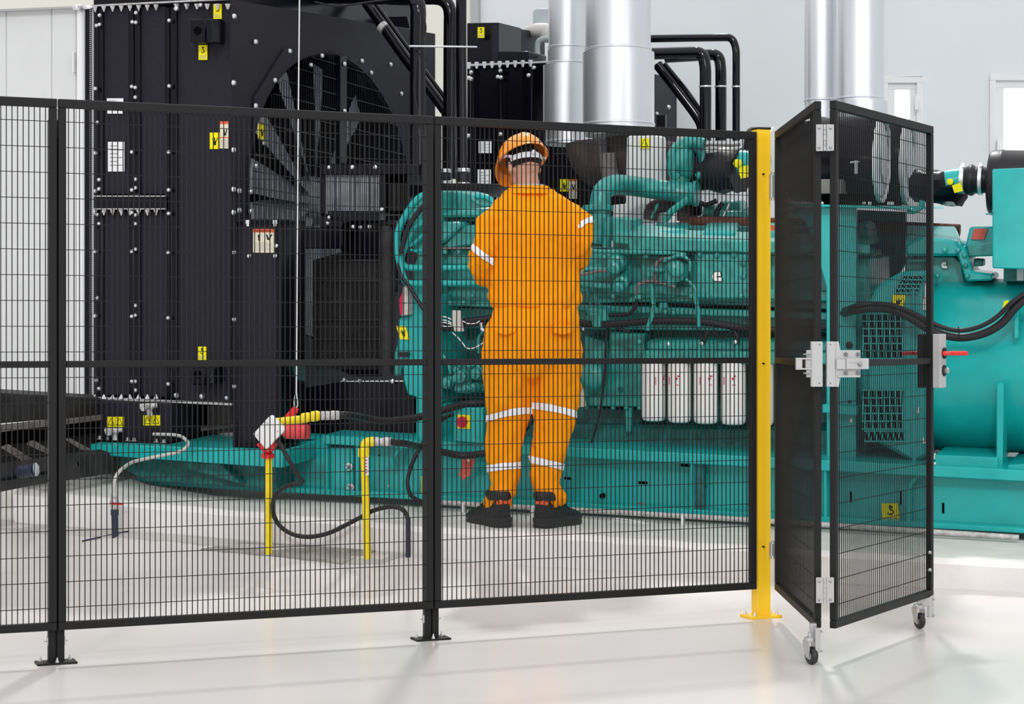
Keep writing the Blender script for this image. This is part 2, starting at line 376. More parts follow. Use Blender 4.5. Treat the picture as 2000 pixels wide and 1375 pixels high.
# rear wall with two windows, running parallel to the machines
WW = 7.6; wp = GPlane(WW)
def wallpoly(mb, poly, m=0): mb.prism(wp, poly, 0.25, m)
b = MB()
wallpoly(b, [(925, -260), (1722, -260), (1722, 1100), (925, 1100)])
wallpoly(b, [(1722, -260), (1802, -260), (1802, 149), (1722, 150)])
wallpoly(b, [(1722, 330), (1802, 330), (1802, 1100), (1722, 1100)])
wallpoly(b, [(1802, -260), (1933, -260), (1933, 1100), (1802, 1100)])
wallpoly(b, [(1933, -260), (2120, -260), (2120, 144), (1933, 145)])
wallpoly(b, [(1933, 330), (2120, 330), (2120, 1100), (1933, 1100)])
wallpoly(b, [(2120, -260), (2500, -260), (2500, 1100), (2120, 1100)])
build('wall_back', b, 'wall', kind='structure', smooth=0)
b = MB(); p0 = Gp(926, -260, WW); p1 = Gp(926, 1100, WW)
d = -V((UX, UY, 0)) * 9.0
b.loft([p0, p0 + d, p1 + d, p1], [q + V((VX, VY, 0)) * .3 for q in (p0, p0 + d, p1 + d, p1)])
build('wall_left', b, 'wallcream', kind='structure', smooth=0)
b = MB(); b.prism(GPlane(WW - .06), [(918, -260), (934, -260), (934, 1000), (918, 1000)], .1); build('trim_1', b, 'lightgrey', kind='structure')
def window(n, x0, y0, x1, y1, bx, by, handle):
    ref = Gp((x0 + x1) / 2, y1, WW); r = thing('window_%d' % n, None, None, ref); r['kind'] = 'structure'
    def ring(mb, a, c, e, f, t, pl, dep):
        mb.rect(pl, a, c, e, c + t, dep); mb.rect(pl, a, f - t, e, f, dep); mb.rect(pl, a, c + t, a + t, f - t, dep); mb.rect(pl, e - t, c + t, e, f - t, dep)
    f = MB(); ring(f, x0, y0, x1, y1, bx, wp.off(.03), .28); build('window_frame', f, 'white', r, bevel=.004)
    s = MB(); ring(s, x0 + bx - 1, y0 + bx - 1, x1 - bx + 1, y1 - bx + 1, by, wp.off(.0), .10); build('sash', s, 'white', r, bevel=.004)
    g = MB(); g.rect(wp.off(-.06), x0 + bx + by - 2, y0 + bx + by - 2, x1 - bx - by + 2, y1 - bx - by + 2, .02); build('window_pane', g, 'pane', r, smooth=0)
    h = MB(); hx, hy = handle; h.rect(wp.off(.05), hx - 2, hy - 12, hx + 2, hy + 12, .05); h.rect(wp.off(.08), hx - 3, hy - 4, hx + 3, hy + 16, .03); build('window_handle', h, 'white', r)
window(1, 1722, 150, 1802, 330, 12, 14, (1790, 198))
window(2, 1933, 145, 2120, 330, 12, 16, (1950, 285))
# ================================================================ FENCE
FD = V((0.9235, 0.3836, 0)); FN = V((FD.y, -FD.x, 0))     # along the fence, and its face normal towards the viewer
P1 = V((-1.713, 7.217, 0)); P2 = V((-0.320, 7.788, 0)); P3 = V((1.079, 8.41, 0))
def mesh_panel(name, A, B, label, group=None, cat='fence panel', wire=.0017, ztop=2.13, zbot=.13, gap0=.0025, gap1=.0025, mid=True, th=.013):
    d = (B - A); L = d.length; d.normalize(); nrm = V((d.y, -d.x, 0)); A = A + d * gap0; L = L - gap0 - gap1
    t = thing(name, label, cat, A + d * (L / 2) + V((0, 0, zbot)), group)
    hw = .0145
    def bar(a, c, hx, up, name_):
        mb = MB(); ctr = (a + c) / 2; ax = (c - a) / 2
        mb.box(ctr, ax, nrm * th, up * hx); build(name_, mb, 'fence', t, bevel=.002)
    Z = V((0, 0, 1))
    bar(A + Z * (ztop - .0165), A + d * L + Z * (ztop - .0165), .0165, Z, 'top_rail')
    bar(A + Z * (zbot + .015), A + d * L + Z * (zbot + .015), .015, Z, 'bottom_rail')
    bar(A + d * hw + Z * (zbot + .031), A + d * hw + Z * (ztop - .034), hw, d, 'side_stile')
    bar(A + d * (L - hw) + Z * (zbot + .031), A + d * (L - hw) + Z * (ztop - .034), hw, d, 'side_stile')
    if mid: bar(A + d * .03 + Z * 1.131, A + d * (L - .03) + Z * 1.131, .0125, Z, 'middle_rail')
    mb = MB(); n = int((L - .06) / .0204)
    for i in range(n):
        x = .03 + (L - .06) * (i + .5) / n; c = A + d * x
        mb.box(c - nrm * .006 + Z * ((ztop + zbot) / 2), d * wire, nrm * wire, Z * ((ztop - zbot) / 2 - .02))
    for k in range(20):
        z = 2.046 - k * .0965
        mb.box(A + d * (L / 2) - nrm * .009 + Z * z, d * (L / 2 - .015), nrm * (wire - .0003), Z * (wire - .0003))
    build('wire_mesh', mb, 'fence', t, smooth=0, kind='stuff')
    return t
mesh_panel('mesh_panel', P1 - (P2 - P1).normalized() * 1.5, P1, 'leftmost black welded mesh fence panel, cut off by the left edge', 'black mesh fence panels')
mesh_panel('mesh_panel', P1, P2, 'black mesh fence panel in front of the tall black radiator and yellow gas pipes', 'black mesh fence panels')
mesh_panel('mesh_panel', P2, V((1.0655, 8.388, 0)), 'black mesh fence panel in front of the worker, joined to the yellow post', 'black mesh fence panels', gap1=.0)
def fence_post(P, label):
    t = thing('fence_post', label, 'fence post', P, 'black fence posts'); Z = V((0, 0, 1)); B = P - FN * .030
    for s in (-1, 1):
        mb = MB(); mb.box(B + FD * (s * .0165) + Z * 1.03, FD * .0135, FN * .014, Z * 1.025); build('upright', mb, 'fence', t, bevel=.002)
    mb = MB(); mb.box(B + Z * 1.0, FD * .004, FN * .004, Z * .99); build('spacer', mb, 'fence', t)
    mb = MB(); mb.box(B + Z * .004 + FD * .0, FD * .074, FN * .042, Z * .004); build('base_plate', mb, 'fence', t, bevel=.001)
    for a, c in ((-.055, -.022), (.055, -.022), (.0, .030)):
        mb = MB(); q = B + FD * a + FN * c + Z * .008; mb.lathe(q, Z, [(.009, 0), (.009, .002), (.0065, .002), (.0065, .009), (.003, .009), (.003, .018)], 8); build('anchor_bolt', mb, 'bolt', t)
    for s in (-1, 1):
        mb = MB(); q = B + FD * (s * .032) + Z * .085; mb.box(q, FD * .002, FN * .009, Z * .016); mb.tube([q + FN * .0, q + FD * (s * .012)], .0025, 6); build('clip', mb, 'zinc', t)
    return t
fence_post(P1, 'black twin-tube fence post left of the black radiator, on a bolted foot plate')
fence_post(P2, 'black twin-tube fence post left of the worker, on a bolted foot plate')
# yellow post
PY = at(1486.5, 700, 8.43); PY.z = 0
t = thing('gate_post', 'yellow square steel post with black cap between fence and folded gate', 'gate post', PY); Z = V((0, 0, 1))
mb = MB(); mb.box(PY + Z * 1.075, FD * .0335, FN * .028, Z * 1.07); build('post_tube', mb, 'yellow', t, bevel=.003)
mb = MB(); mb.box(PY + Z * 2.148, FD * .035, FN * .0295, Z * .004); build('post_cap', mb, 'fence', t, bevel=.001, label='thin black cap')
mb = MB(); mb.box(PY + Z * .006, FD * .078, FN * .05, Z * .006); build('base_plate', mb, 'yellow', t, bevel=.001)
for a, c in ((-.062, -.03), (.062, -.03), (-.05, .034), (.062, .03)):
    mb = MB(); q = PY + FD * a + FN * c + Z * .012; mb.lathe(q, Z, [(.010, 0), (.010, .003), (.007, .003), (.007, .012), (.003, .012), (.003, .02)], 8); build('anchor_bolt', mb, 'bolt', t)
mb = MB()
for y in (340, 710, 1068):
    q = at(1491.5, y, 8.395); mb.lathe(q, FN, [(.0035, -.01), (.0035, .0045)], 8)
build('screw_hole', mb, 'hole', t, kind='stuff')
# ---- folding gate: two leaves
A0 = at(1518.5, 655, 8.362); A0.z = 0; A1 = at(1597.5, 655, 7.275); A1.z = 0
B0 = at(1626.5, 655, 7.255); B0.z = 0; B1 = at(1818, 655, 8.165); B1.z = 0
leafA = mesh_panel('gate_leaf', A0, A1, 'left black mesh leaf of the folding gate, seen almost edge on', 'folding gate leaves', 'gate leaf', gap0=0, gap1=0, wire=.0013)
leafB = mesh_panel('gate_leaf', B0, B1, 'right black mesh leaf of the folding gate, with the grey lock case', 'folding gate leaves', 'gate leaf', gap0=0, gap1=0, wire=.0016)
# knuckle hinges joining both leaves
for y0, y1, lab in ((243, 295, 'upper silver butt hinge joining the two gate leaves'), (1128, 1178, 'lower silver butt hinge joining the two gate leaves')):
    q = YPlane(7.232); t = Part('hinge', leafB, 'silver butt hinge')
    mb = MB(); mb.prism(q, [(1594, y0), (1608, y0), (1608, y1), (1594, y1)], .004); build('hinge_plate', mb, 'zinc', t, bevel=.0008)
    mb = MB(); mb.prism(q, [(1614.5, y0 - .5), (1629, y0), (1629, y1 - 1), (1614.5, y1)], .004); build('hinge_plate', mb, 'zinc', t, bevel=.0008)
    h = (y1 - y0) / 5
    for k in range(5):
        mb = MB(); mb.tube([q.pt(1611, y0 + h * k + .4) , q.pt(1611, y0 + h * (k + 1) - .4)], .0052 if k % 2 == 0 else .0045, 12); build('knuckle', mb, 'zinc', t)
    for x in (1600, 1622):
        for y in (y0 + 7, y1 - 7):
            mb = MB(); mb.bolt(q.pt(x, y), q.N, .006); build('rivet', mb, 'nut', t)
for y0, y1, lab in ((336, 392, 'upper grey hinge between the yellow post and the gate'), (1056, 1092, 'lower grey hinge between the yellow post and the gate')):
    q = YPlane(8.37); t = Part('hinge', leafA, 'grey hinge')
    mb = MB(); mb.rect(q, 1503.5, y0 + 4, 1505.5, y1 - 4, .03); build('hinge_plate', mb, 'zinc', t)
    mb = MB(); mb.tube([q.pt(1508, y0 + 6), q.pt(1508, y1 - 6)], .006, 10); build('hinge_pin', mb, 'zinc', t)
    mb = MB(); mb.rect(q, 1510.5, y0, 1516, y1, .004); build('hinge_plate', mb, 'zinc', t)
    for y in (y0 + 3, y1 - 3):
        mb = MB(); mb.bolt(q.pt(1505, y), V((1, 0, 0)), .006); build('rivet', mb, 'bolt', t)
# latch brackets
q = YPlane(7.238)
t = Part('latch_bracket', leafA, 'light grey catch bracket')
mb = MB(); mb.rect(q, 1585, 667, 1607, 755.5, .030); build('cover_plate', mb, 'lightgrey', t, bevel=.002)
mb = MB(); mb.rect(q.off(-.008), 1575, 684, 1585, 737, .006); build('mounting_tab', mb, 'lightgrey', t, bevel=.001)
mb = MB()
for (a, c, e, f) in ((1555, 699, 1586, 702), (1555, 719, 1586, 722), (1555, 702, 1567, 719), (1574, 702, 1576, 719)): mb.rect(q.off(-.002), a, c, e, f, .022)
build('catch_frame', mb, 'lightgrey', t, bevel=.0008)
for y in (692, 729):
    mb = MB(); a = q.off(.004).pt(1582, y); mb.tube([a, q.off(.004).pt(1574, y)], .0055, 6); mb.tube([q.off(.004).pt(1574, y), q.off(.004).pt(1569, y)], .003, 6); build('latch_bolt', mb, 'nut', t)
for y in (673, 749):
    mb = MB(); mb.lathe(q.pt(1600.5, y), q.N, [(.002, -.001), (.002, .0008)], 8); build('pin_hole', mb, 'hole', t)
t = Part('sliding_latch', leafB, 'light grey sliding latch')
mb = MB(); mb.rect(q, 1615, 667, 1632, 755.5, .030); build('cover_plate', mb, 'lightgrey', t, bevel=.002)
mb = MB(); mb.prism(q.off(-.003), [(1632, 667), (1638.5, 667), (1641, 684), (1680.5, 684), (1680.5, 736), (1641, 737), (1638.5, 755.5), (1632, 755.5)], .005); build('back_plate', mb, 'lightgrey', t, bevel=.001)
mb = MB(); mb.rect(q.off(.010), 1634, 702, 1652, 721, .012); build('slide_housing', mb, 'lightgrey', t, bevel=.001)
mb = MB(); mb.rect(q.off(.014), 1653, 700, 1697, 721, .016); build('slide_bar', mb, 'lightgrey', t, bevel=.0015)
mb = MB(); mb.rect(q.off(.0148), 1658, 707.8, 1676, 709, .001); build('slide_slot', mb, 'greyink', t)
mb = MB(); mb.tube([q.off(.014).pt(1679, 712), q.off(.034).pt(1681, 709)], .0075, 10); build('slide_knob', mb, 'nut', t)
mb = MB(); mb.rect(q.off(.006), 1636, 733, 1680, 737, .010); build('lower_lip', mb, 'lightgrey', t, bevel=.001)
for x in (1652, 1676):
    for y in (692, 728.5):
        mb = MB(); a = q.off(.0).pt(x, y); mb.lathe(a, q.N, [(.0085, -.002), (.0085, .001), (.0055, .001), (.0055, .006), (.003, .006), (.003, .011)], 8); build('latch_nut', mb, 'nut', t)
for y in (673, 749):
    mb = MB(); mb.lathe(q.pt(1622, y), q.N, [(.002, -.001), (.002, .0008)], 8); build('pin_hole', mb, 'hole', t)
# lock case with red handle on the free edge of the right leaf
bd = (B1 - B0).normalized(); bn = V((bd.y, -bd.x, 0))
c0 = B1.copy()
def LB(a, n, z): return c0 + bd * a + bn * n + Z * z
zc = at(1828, 705, 8.13).z
t = Part('lock_case', leafB, 'light grey lock case')
mb = MB(); mb.box(LB(.010, .034, zc), bd * .038, bn * .017, Z * .1145); build('case_body', mb, 'lightgrey', t, bevel=.003)
mb = MB(); mb.box(LB(-.020, -.030, zc), bd * .030, bn * .012, Z * .1145); build('rear_case', mb, 'fence', t, bevel=.003)
zh = at(1828, 690, 8.13).z
mb = MB(); a = LB(.018, .0515, zh); mb.lathe(a, bn, [(.024, 0), (.024, .006)], 18); build('handle_rosette', mb, 'fence', t)
mb = MB(); mb.tube(fil([LB(.018, .050, zh), LB(.018, .085, zh), LB(-.075, .085, zh)], .012), .0095, 12); mb.sphere(LB(-.075, .085, zh), .0095, 6)
mb.tube([LB(.018, .085, zh), LB(.030, .088, zh)], .0095, 12); build('red_handle', mb, 'red', t)
mb = MB(); mb.tube(fil([LB(-.02, -.03, zh), LB(-.02, -.075, zh), LB(-.125, -.075, zh)], .012), .009, 12); mb.sphere(LB(-.125, -.075, zh), .009, 6); build('red_handle', mb, 'red', t)
zk = at(1828, 724, 8.13).z
mb = MB(); mb.lathe(LB(.018, .0515, zk), bn, [(.024, 0), (.024, .004)], 18); build('cylinder_rosette', mb, 'fence', t)
mb = MB(); mb.lathe(LB(.024, .055, zk), bn, [(.012, 0), (.012, .014), (.009, .016)], 14); build('lock_cylinder', mb, 'zinc', t)
# red lever ends reach sideways past the case
mb = MB(); mb.tube([LB(.018, .085, zh), LB(.018, .085, zh) + V((.062, 0, 0))], .0095, 12); mb.sphere(LB(.018, .085, zh) + V((.062, 0, 0)), .0095, 6); build('handle_grip', mb, 'red', t)
# bolts on outer stile
mb = MB()
for y in (1079, 1113):
    mb.bolt(at(1816, y, 8.115), V((0, -1, 0)), .009)
build('carriage_bolt', mb, 'nut', leafB, kind='stuff')
# casters
def caster(leaf, wx, wy, wY, bx0, by0, bx1, by1, side, rx, ang):
    ctr = at(wx, wy, wY); R = .034; ctr.z = R
    t = Part('caster', leaf, 'silver caster with black wheel'); ax = V((math.cos(ang), math.sin(ang), 0)); fw = V((-ax.y, ax.x, 0))
    mb = MB(); mb.lathe(ctr - ax * .012, ax, [(.016, 0), (R - .006, 0), (R - .001, .004), (R, .009), (R, .015), (R - .001, .020), (R - .006, .024), (.016, .024)], 22); build('wheel', mb, 'tyre', t)
    mb = MB(); mb.lathe(ctr - ax * .019, ax, [(.006, 0), (.006, .004), (.015, .0065), (.015, .0315), (.006, .034), (.006, .038)], 14); build('wheel_hub', mb, 'zinc', t)
    for s in (-1, 1):
        mb = MB(); p = ctr + ax * (s * .017)
        pts = [p + fw * a + Z * h for a, h in ((-.010, -.008), (.010, -.008), (.030, .036), (.030, .052), (-.012, .052), (-.014, .030))]
        mb.loft(pts, [k + ax * (s * .0025) for k in pts]); build('fork_arm', mb, 'zinc', t)
    top = ctr + fw * .010 + Z * .052
    mb = MB(); mb.box(top + Z * .0015, ax * .0195, fw * .022, Z * .002); mb.lathe(top, Z, [(.018, 0), (.022, .004), (.022, .013), (.012, .018), (.008, .018), (.008, .034)], 14); build('swivel_head', mb, 'zinc', t)
    return t, top + Z * .034, ax, fw
t, tp, ax, fw = caster(leafA, 1585, 1265, 7.22, 0, 0, 0, 0, 1, 0, .45)
mb = MB(); mb.rect(YPlane(7.235), 1583, 1218, 1595, 1248, .03); build('upper_bracket', mb, 'zinc', t, bevel=.001)
mb = MB(); mb.rect(YPlane(7.20), 1592.5, 1227, 1603, 1276, .016); build('side_bracket', mb, 'zinc', t, bevel=.001)
for y in (1233, 1272):
    mb = MB(); mb.tube([at(1603, y, 7.19), at(1607, y, 7.19)], .004, 8); build('bracket_bolt', mb, 'nut', t)
t, tp, ax, fw = caster(leafB, 1796, 1215, 8.10, 0, 0, 0, 0, 1, 0, .35)
q = YPlane(8.12)
mb = MB(); mb.prism(q, [(1792, 1172), (1808, 1168), (1824, 1162), (1824, 1206), (1813, 1206), (1813, 1183), (1802, 1187), (1792, 1187)], .02); build('upper_bracket', mb, 'zinc', t, bevel=.001)
for x, y in ((1823, 1170), (1823, 1202), (1811, 1202)):
    mb = MB(); mb.bolt(q.pt(x, y), V((1, -.5, 0)), .006); build('bracket_bolt', mb, 'nut', t)
# ================================================================ RADIATOR OF THE NEAR MACHINE
g = GPlane
RU = Ucoord(450, .75)
fpl = FPlane(RU)
FWZ = lambda w, z, du=0.0: V((OX + UX * (RU + du) + VX * w, OY + UY * (RU + du) + VY * w, z))
def f_w(px):
    p = fpl.pt(px, 655); return (p.x - OX) * VX + (p.y - OY) * VY
rad = thing('radiator', 'huge black radiator housing with bolted side panels and fan, left of the worker', 'radiator', Gp(318, 785, .75))
p = g(.75)
mb = MB(); mb.prism(g(.80), [(183, 14), (322, 8), (322, 781), (183, 776)], 2.7); 
build('core_housing', mb, 'black', rad, smooth=0)
mb = MB(); mb.prism(g(.78), [(183, -60), (452, -80), (452, 6), (183, 14)], 2.6); build('top_tank', mb, 'glossblack', rad, smooth=0)
mb = MB(); mb.prism(g(.80), [(322, 770), (450, 776), (450, 787), (322, 782)], 2.7); build('bottom_tank', mb, 'glossblack', rad, smooth=0)
# side panels and flanges
def sp(name, x0, y0, x1, y1, m, dep=.03, w=.75, bev=.003): 
    mb = MB(); mb.prism(g(w), [(x0, y0), (x1, y0 - (x1 - x0) * .03 if y0 < 300 else y0), (x1, y1 + ((x1 - x0) * .02 if y1 > 500 else 0)), (x0, y1)], dep); return build(name, mb, m, rad, bevel=bev)
sp('side_panel', 200, 16, 252, 380, 'black'); sp('side_panel', 273, 14, 323, 380, 'black')
sp('side_panel', 200, 412, 252, 772, 'black'); sp('side_panel', 273, 412, 323, 774, 'black')
sp('side_panel', 345, 8, 451, 786, 'black', .04)
for x0, x1 in ((183, 192), (192.5, 201), (252, 260.5), (262, 273), (323, 330.5), (332, 345)): sp('flange', x0, 14, x1, 776, 'glossblack', .055, .735, .004)
sp('middle_shelf', 183, 384, 322, 408, 'glossblack', .07, .70)
mb = MB()
for y in (383, 408): mb.prism(g(.69), [(183, y - 1), (322, y - 1), (322, y + 1), (183, y + 1)], .02)
mb.prism(g(.72), [(150, 11), (452, -4), (452, -1), (150, 14)], .03); mb.prism(g(.72), [(150, 774), (452, 788), (452, 792), (150, 778)], .03)
build('joint_edge', mb, 'dirty', rad, kind='stuff')
mb = MB(); q = g(.72)
for x in range(186, 322, 17):
    for y in (17 - (x - 186) * .03, 414): mb.lathe(q.pt(x, y - 4), V((0, 0, -1)), [(.016, 0), (.014, .006), (.006, .022), (.003, .032)], 6)
    mb.lathe(q.pt(x, 779), V((0, 0, 1)), [(.016, 0), (.014, .006), (.006, .02), (.003, .026)], 6)
for x in range(345, 450, 20): mb.lathe(q.pt(x, 8), V((0, 0, -1)), [(.018, 0), (.014, .008), (.005, .03)], 6)
q = g(.71)
for x, y in ((195, 30), (189, 50), (195, 48), (259, 43), (266, 44), (266, 25), (331, 40), (187, 173), (258, 169), (265, 171), (265, 190), (331, 168), (190, 239), (187, 299), (258, 297), (330, 297),
             (194, 351), (194, 369), (187, 373), (265, 350), (258, 371), (265, 367), (330, 371), (190, 419), (258, 415), (265, 420), (265, 437), (330, 417), (194, 437), (187, 491), (258, 491), (265, 487), (329, 493),
             (190, 582), (187, 617), (258, 618), (265, 597), (265, 616), (329, 621), (189, 743), (194, 759), (258, 745), (265, 745), (265, 762), (329, 750), (345, 772), (395, 774), (443, 777), (345, 17), (392, 10)):
    mb.bolt(q.pt(x, y), q.N, .0125 if x != 345 and x != 395 else .016)
for x, y in ((456, 32), (455, 162), (455, 293), (455, 370), (466, 373), (488, 375), (455, 415), (466, 411), (488, 413), (498, 82), (498, 207), (498, 324)):
    mb.bolt(fpl.off(.012).pt(x, y), fpl.N, .017)
build('panel_bolts', mb, 'bolt', rad, kind='stuff')
for y0, y1, hy in ((37, 84, 60), (720, 752, 732)):
    mb = MB(); mb.rect(g(.66), 372, y0, 402, y1, .09); mb.rect(g(.60), 402, y0 - 1, 414, y1 - 1, .15); lug = build('lifting_lug', mb, 'glossblack', rad, bevel=.006)
    mb = MB(); a = g(.66).pt(386, hy); mb.lathe(a, -EV, [(.024, -.01), (.024, .003)], 18); build('lug_hole', mb, 'hole', lug)
P_ = g(.742)
sticker(rad, P_, 417, 8, 433, 37, 'hook'); sticker(rad, P_, 388, 88, 405, 117, 'hook'); sticker(rad, P_, 386, 677, 403, 703, 'hook')
sticker(rad, P_, 410, 259, 428.5, 291, 'hand'); sticker(rad, P_, 430, 237, 447.5, 290, 'handtext', 'cream', label='cream and red warning label')
sticker(rad, P_, 209, 192, 241, 222, 'text', 'whitesticker', 'data_plate', label='white data plate'); sticker(rad, P_, 211, 277, 243, 335, 'text', 'whitesticker', 'data_plate', label='white data plate')
# serrated edge strip on the left of the housing
mb = MB(); mb.rect(g(.77), 166, 14, 183, 775, .05); build('seal_strip', mb, 'glossblack', rad)
mb = MB(); mb.prism(g(.765), [(179.5, 14), (183, 14), (183, 775), (179.5, 775)], .02); mb.prism(g(.765), [(164, 14), (166, 14), (166, 775), (164, 775)], .02)
for k in range(190): mb.rect(g(.765), 175, 16 + k * 4, 178, 18 + k * 4, .01)
build('zinc_edging', mb, 'zinc', rad, smooth=0, kind='stuff')
# fan face: plate with a round opening
cw, cz = f_w(656), fpl.pt(656, 392).z; FR, FX = .91, 1.26
def ring_plate(outer, du, dep, m, name, r=FR, bevel=0):
    pts = [fpl.pt(*o) for o in outer]; P2 = [(((q_.x - OX) * VX + (q_.y - OY) * VY - cw) / FX, q_.z - cz) for q_ in pts]
    n = 60; ang = sorted(set([2 * math.pi * i / n for i in range(n)] + [math.atan2(b_, a_) % (2 * math.pi) for a_, b_ in P2])); out = []
    for a in ang:
        dx, dy = math.cos(a), math.sin(a); best = None
        for (x0, y0), (x1, y1) in zip(P2, P2[1:] + P2[:1]):
            ex, ey = x1 - x0, y1 - y0; den = dx * ey - dy * ex
            if abs(den) < 1e-9: continue
            t_ = (x0 * ey - y0 * ex) / den; s_ = (x0 * dy - y0 * dx) / den
            if t_ > 0 and -1e-6 <= s_ <= 1 + 1e-6: best = t_ if best is None else min(best, t_)
        out.append(best or r)
    A = [FWZ(cw + FX * math.cos(a) * r, cz + math.sin(a) * r, du) for a in ang]; B = [FWZ(cw + FX * math.cos(a) * max(o, r + .002), cz + math.sin(a) * max(o, r + .002), du) for a, o in zip(ang, out)]
    N = V((UX, UY, 0)) * dep; mb = MB(); n = len(ang)
    mb.rings([A, B, [q_ - N for q_ in B], [q_ - N for q_ in A]], 0, close=True); return build(name, mb, m, rad, smooth=20)
ring_plate([(451, -1), (850, 66), (850, 735), (451, 788)], 0, .03, 'black', 'fan_shroud')
ring_plate([(494, 190), (553, 95), (762, 122), (838, 250), (838, 560), (770, 690), (560, 720), (494, 600)], .012, .010, 'black', 'guard_plate', FR + .01)
mb = MB(); pts = [FWZ(cw + FX * math.cos(a) * 0.99 * FR, cz + math.sin(a) * .99 * FR, -.01) for a in [2 * math.pi * i / 48 for i in range(48)]]
mb.rings([pts, [q_ - V((UX, UY, 0)) * .36 for q_ in pts]], 0, caps=False); build('fan_tunnel', mb, 'glossblack', rad)
mb = MB(); pts = [FWZ(cw + FX * math.cos(a) * FR, cz + math.sin(a) * FR, -.34) for a in [2 * math.pi * i / 32 for i in range(32)]]
mb.loft(pts, [q_ - V((UX, UY, 0)) * .02 for q_ in pts]); build('core_face', mb, 'hole', rad, smooth=0)
N_ = V((UX, UY, 0))
fan = Part('fan', rad, 'grey bladed cooling fan')
mb = MB(); mb.lathe(FWZ(cw, cz, -.24), N_, [(.16, 0), (.16, .10), (.12, .16), (.05, .18)], 20); build('fan_hub', mb, 'fanblade', fan)
for a in (172, 146, 118, 88, 52, 14, -24, -60, -98, -136, -166):
    a = math.radians(a); mb = MB(); rg = []
    for k, (r_, ch, pt_) in enumerate(((.13, .10, .55), (.30, .15, .42), (.55, .21, .30), (.78, .24, .22), (.86, .22, .20))):
        c = V((VX, VY, 0)) * math.cos(a) * FX * .94 + V((0, 0, 1)) * math.sin(a); tg = V((VX, VY, 0)) * -math.sin(a) + V((0, 0, 1)) * math.cos(a)
        o = FWZ(cw, cz, -.14) + c * r_; d = (tg * math.cos(pt_) + N_ * math.sin(pt_)); n_ = d.cross(c).normalized() * .006
        rg.append([o - d * ch / 2 + n_ * 0, o + n_ * 2.2, o + d * ch / 2, o + n_ * .4])
    mb.rings(rg); build('fan_blade', mb, 'fanblade', fan)
mb = MB()
for i in range(72):
    x = -FR + 2 * FR * (i + .5) / 72; h = math.sqrt(max(0, FR * FR - x * x)); h = math.floor(h / .09) * .09 + .03
    mb.box(FWZ(cw + x * FX, cz, .022), V((VX, VY, 0)) * .0015, N_ * .002, V((0, 0, h)))
for k in range(-9, 10):
    z = k * .095; h = math.sqrt(max(0, FR * FR - z * z)); mb.box(FWZ(cw, cz + z, .026), V((VX, VY, 0)) * h * FX, N_ * .003, V((0, 0, .0025)))
build('fan_guard', mb, 'glossblack', rad, smooth=0, kind='stuff')
mb = MB(); mb.prism(fpl.off(.045), [(665, 108), (678, 110), (678, 320), (665, 320)], .04); build('guard_bar', mb, 'glossblack', rad, bevel=.004)
mb = MB()
for x, y in ((565, 100), (628, 109), (706, 119), (762, 126), (606, 127), (672, 125), (724, 142), (536, 157), (783, 183), (672, 217), (514, 279), (514, 218)): mb.bolt(fpl.off(.05 if x == 672 else .014).pt(x, y), N_, .016)
build('guard_bolts', mb, 'bolt', rad, kind='stuff')
sticker(rad, fpl.off(.02), 504, 242, 518, 273, 'hand')
# belt guard in front of the fan
bgd = thing('belt_guard', 'black slatted belt guard box in front of the radiator fan', 'guard', Gp(700, 735, 1.35))
def bars(name, par, pl, x0, y0, x1, y1, step, wd, m, dep=.012, kind='stuff'):
    mb = MB(); x = x0
    while x < x1: mb.rect(pl, x, y0, x + wd, y1, dep); x += step
    return build(name, mb, m, par, smooth=0, kind=kind)
mb = MB(); q = g(1.30); mb.rect(q, 625, 320, 800, 341, .25); mb.rect(q, 625, 341, 632, 418, .25); mb.rect(q, 740, 341, 753, 418, .25); mb.rect(q, 793, 341, 800, 415, .25); mb.rect(q, 625, 418, 752, 421, .25)
build('upper_frame', mb, 'glossblack', bgd, bevel=.004)
bars('fins', bgd, g(1.33), 633, 341, 740, 418, 4.2, 2.0, 'fanblade'); bars('fins', bgd, g(1.36), 754, 360, 792, 412, 4.2, 1.6, 'beam')
mb = MB(); mb.rect(g(1.42), 632, 341, 793, 418, .02); build('back_sheet', mb, 'hole', bgd)
mb = MB(); q = g(1.20); mb.rect(q, 555, 445, 668, 486, .10); mb.rect(q, 625, 421, 668, 445, .10); build('cross_beam', mb, 'glossblack', bgd, bevel=.005)
mb = MB(); q = g(1.34); mb.prism(q, [(612, 508), (668, 492), (668, 432), (742, 432), (742, 735), (690, 735), (612, 700)], .03); build('lower_sheet', mb, 'glossblack', bgd)
bars('mesh_bars', bgd, g(1.325), 614, 506, 742, 722, 3.4, 1.3, 'beam')
mb = MB()
for y in (508, 548, 588, 624, 662, 700): mb.rect(g(1.315), 612, y, 745, y + 1.8, .008)
build('mesh_crossbars', mb, 'beam', bgd, kind='stuff')
mb = MB(); a = [g(1.30).pt(757, y) for y in (434, 730)]; mb.tube(a, .045, 14); build('guard_column', mb, 'beam', bgd, label='dark grey column')
mb = MB(); mb.rect(g(1.25), 742, 430, 773, 440, .12); mb.rect(g(1.2), 640, 412, 742, 432, .08); build('upper_clamp', mb, 'glossblack', bgd, bevel=.003)
mb = MB()
for x, y in ((643, 327), (688, 327), (733, 327), (643, 425), (746, 409), (640, 436), (690, 443), (704, 444), (722, 443), (564, 690)): mb.bolt(g(1.19).pt(x, y), -EV, .013)
build('guard_bolts', mb, 'bolt', bgd, kind='stuff')
mb = MB(); mb.prism(g(1.05), [(548, 765), (662, 747), (790, 744), (808, 764), (808, 850), (548, 858)], .08); build('lower_cover', mb, 'glossblack', bgd, bevel=.004)
mb = MB(); mb.prism(g(1.035), [(664, 744), (792, 743), (792, 745.5), (664, 746)], .02)
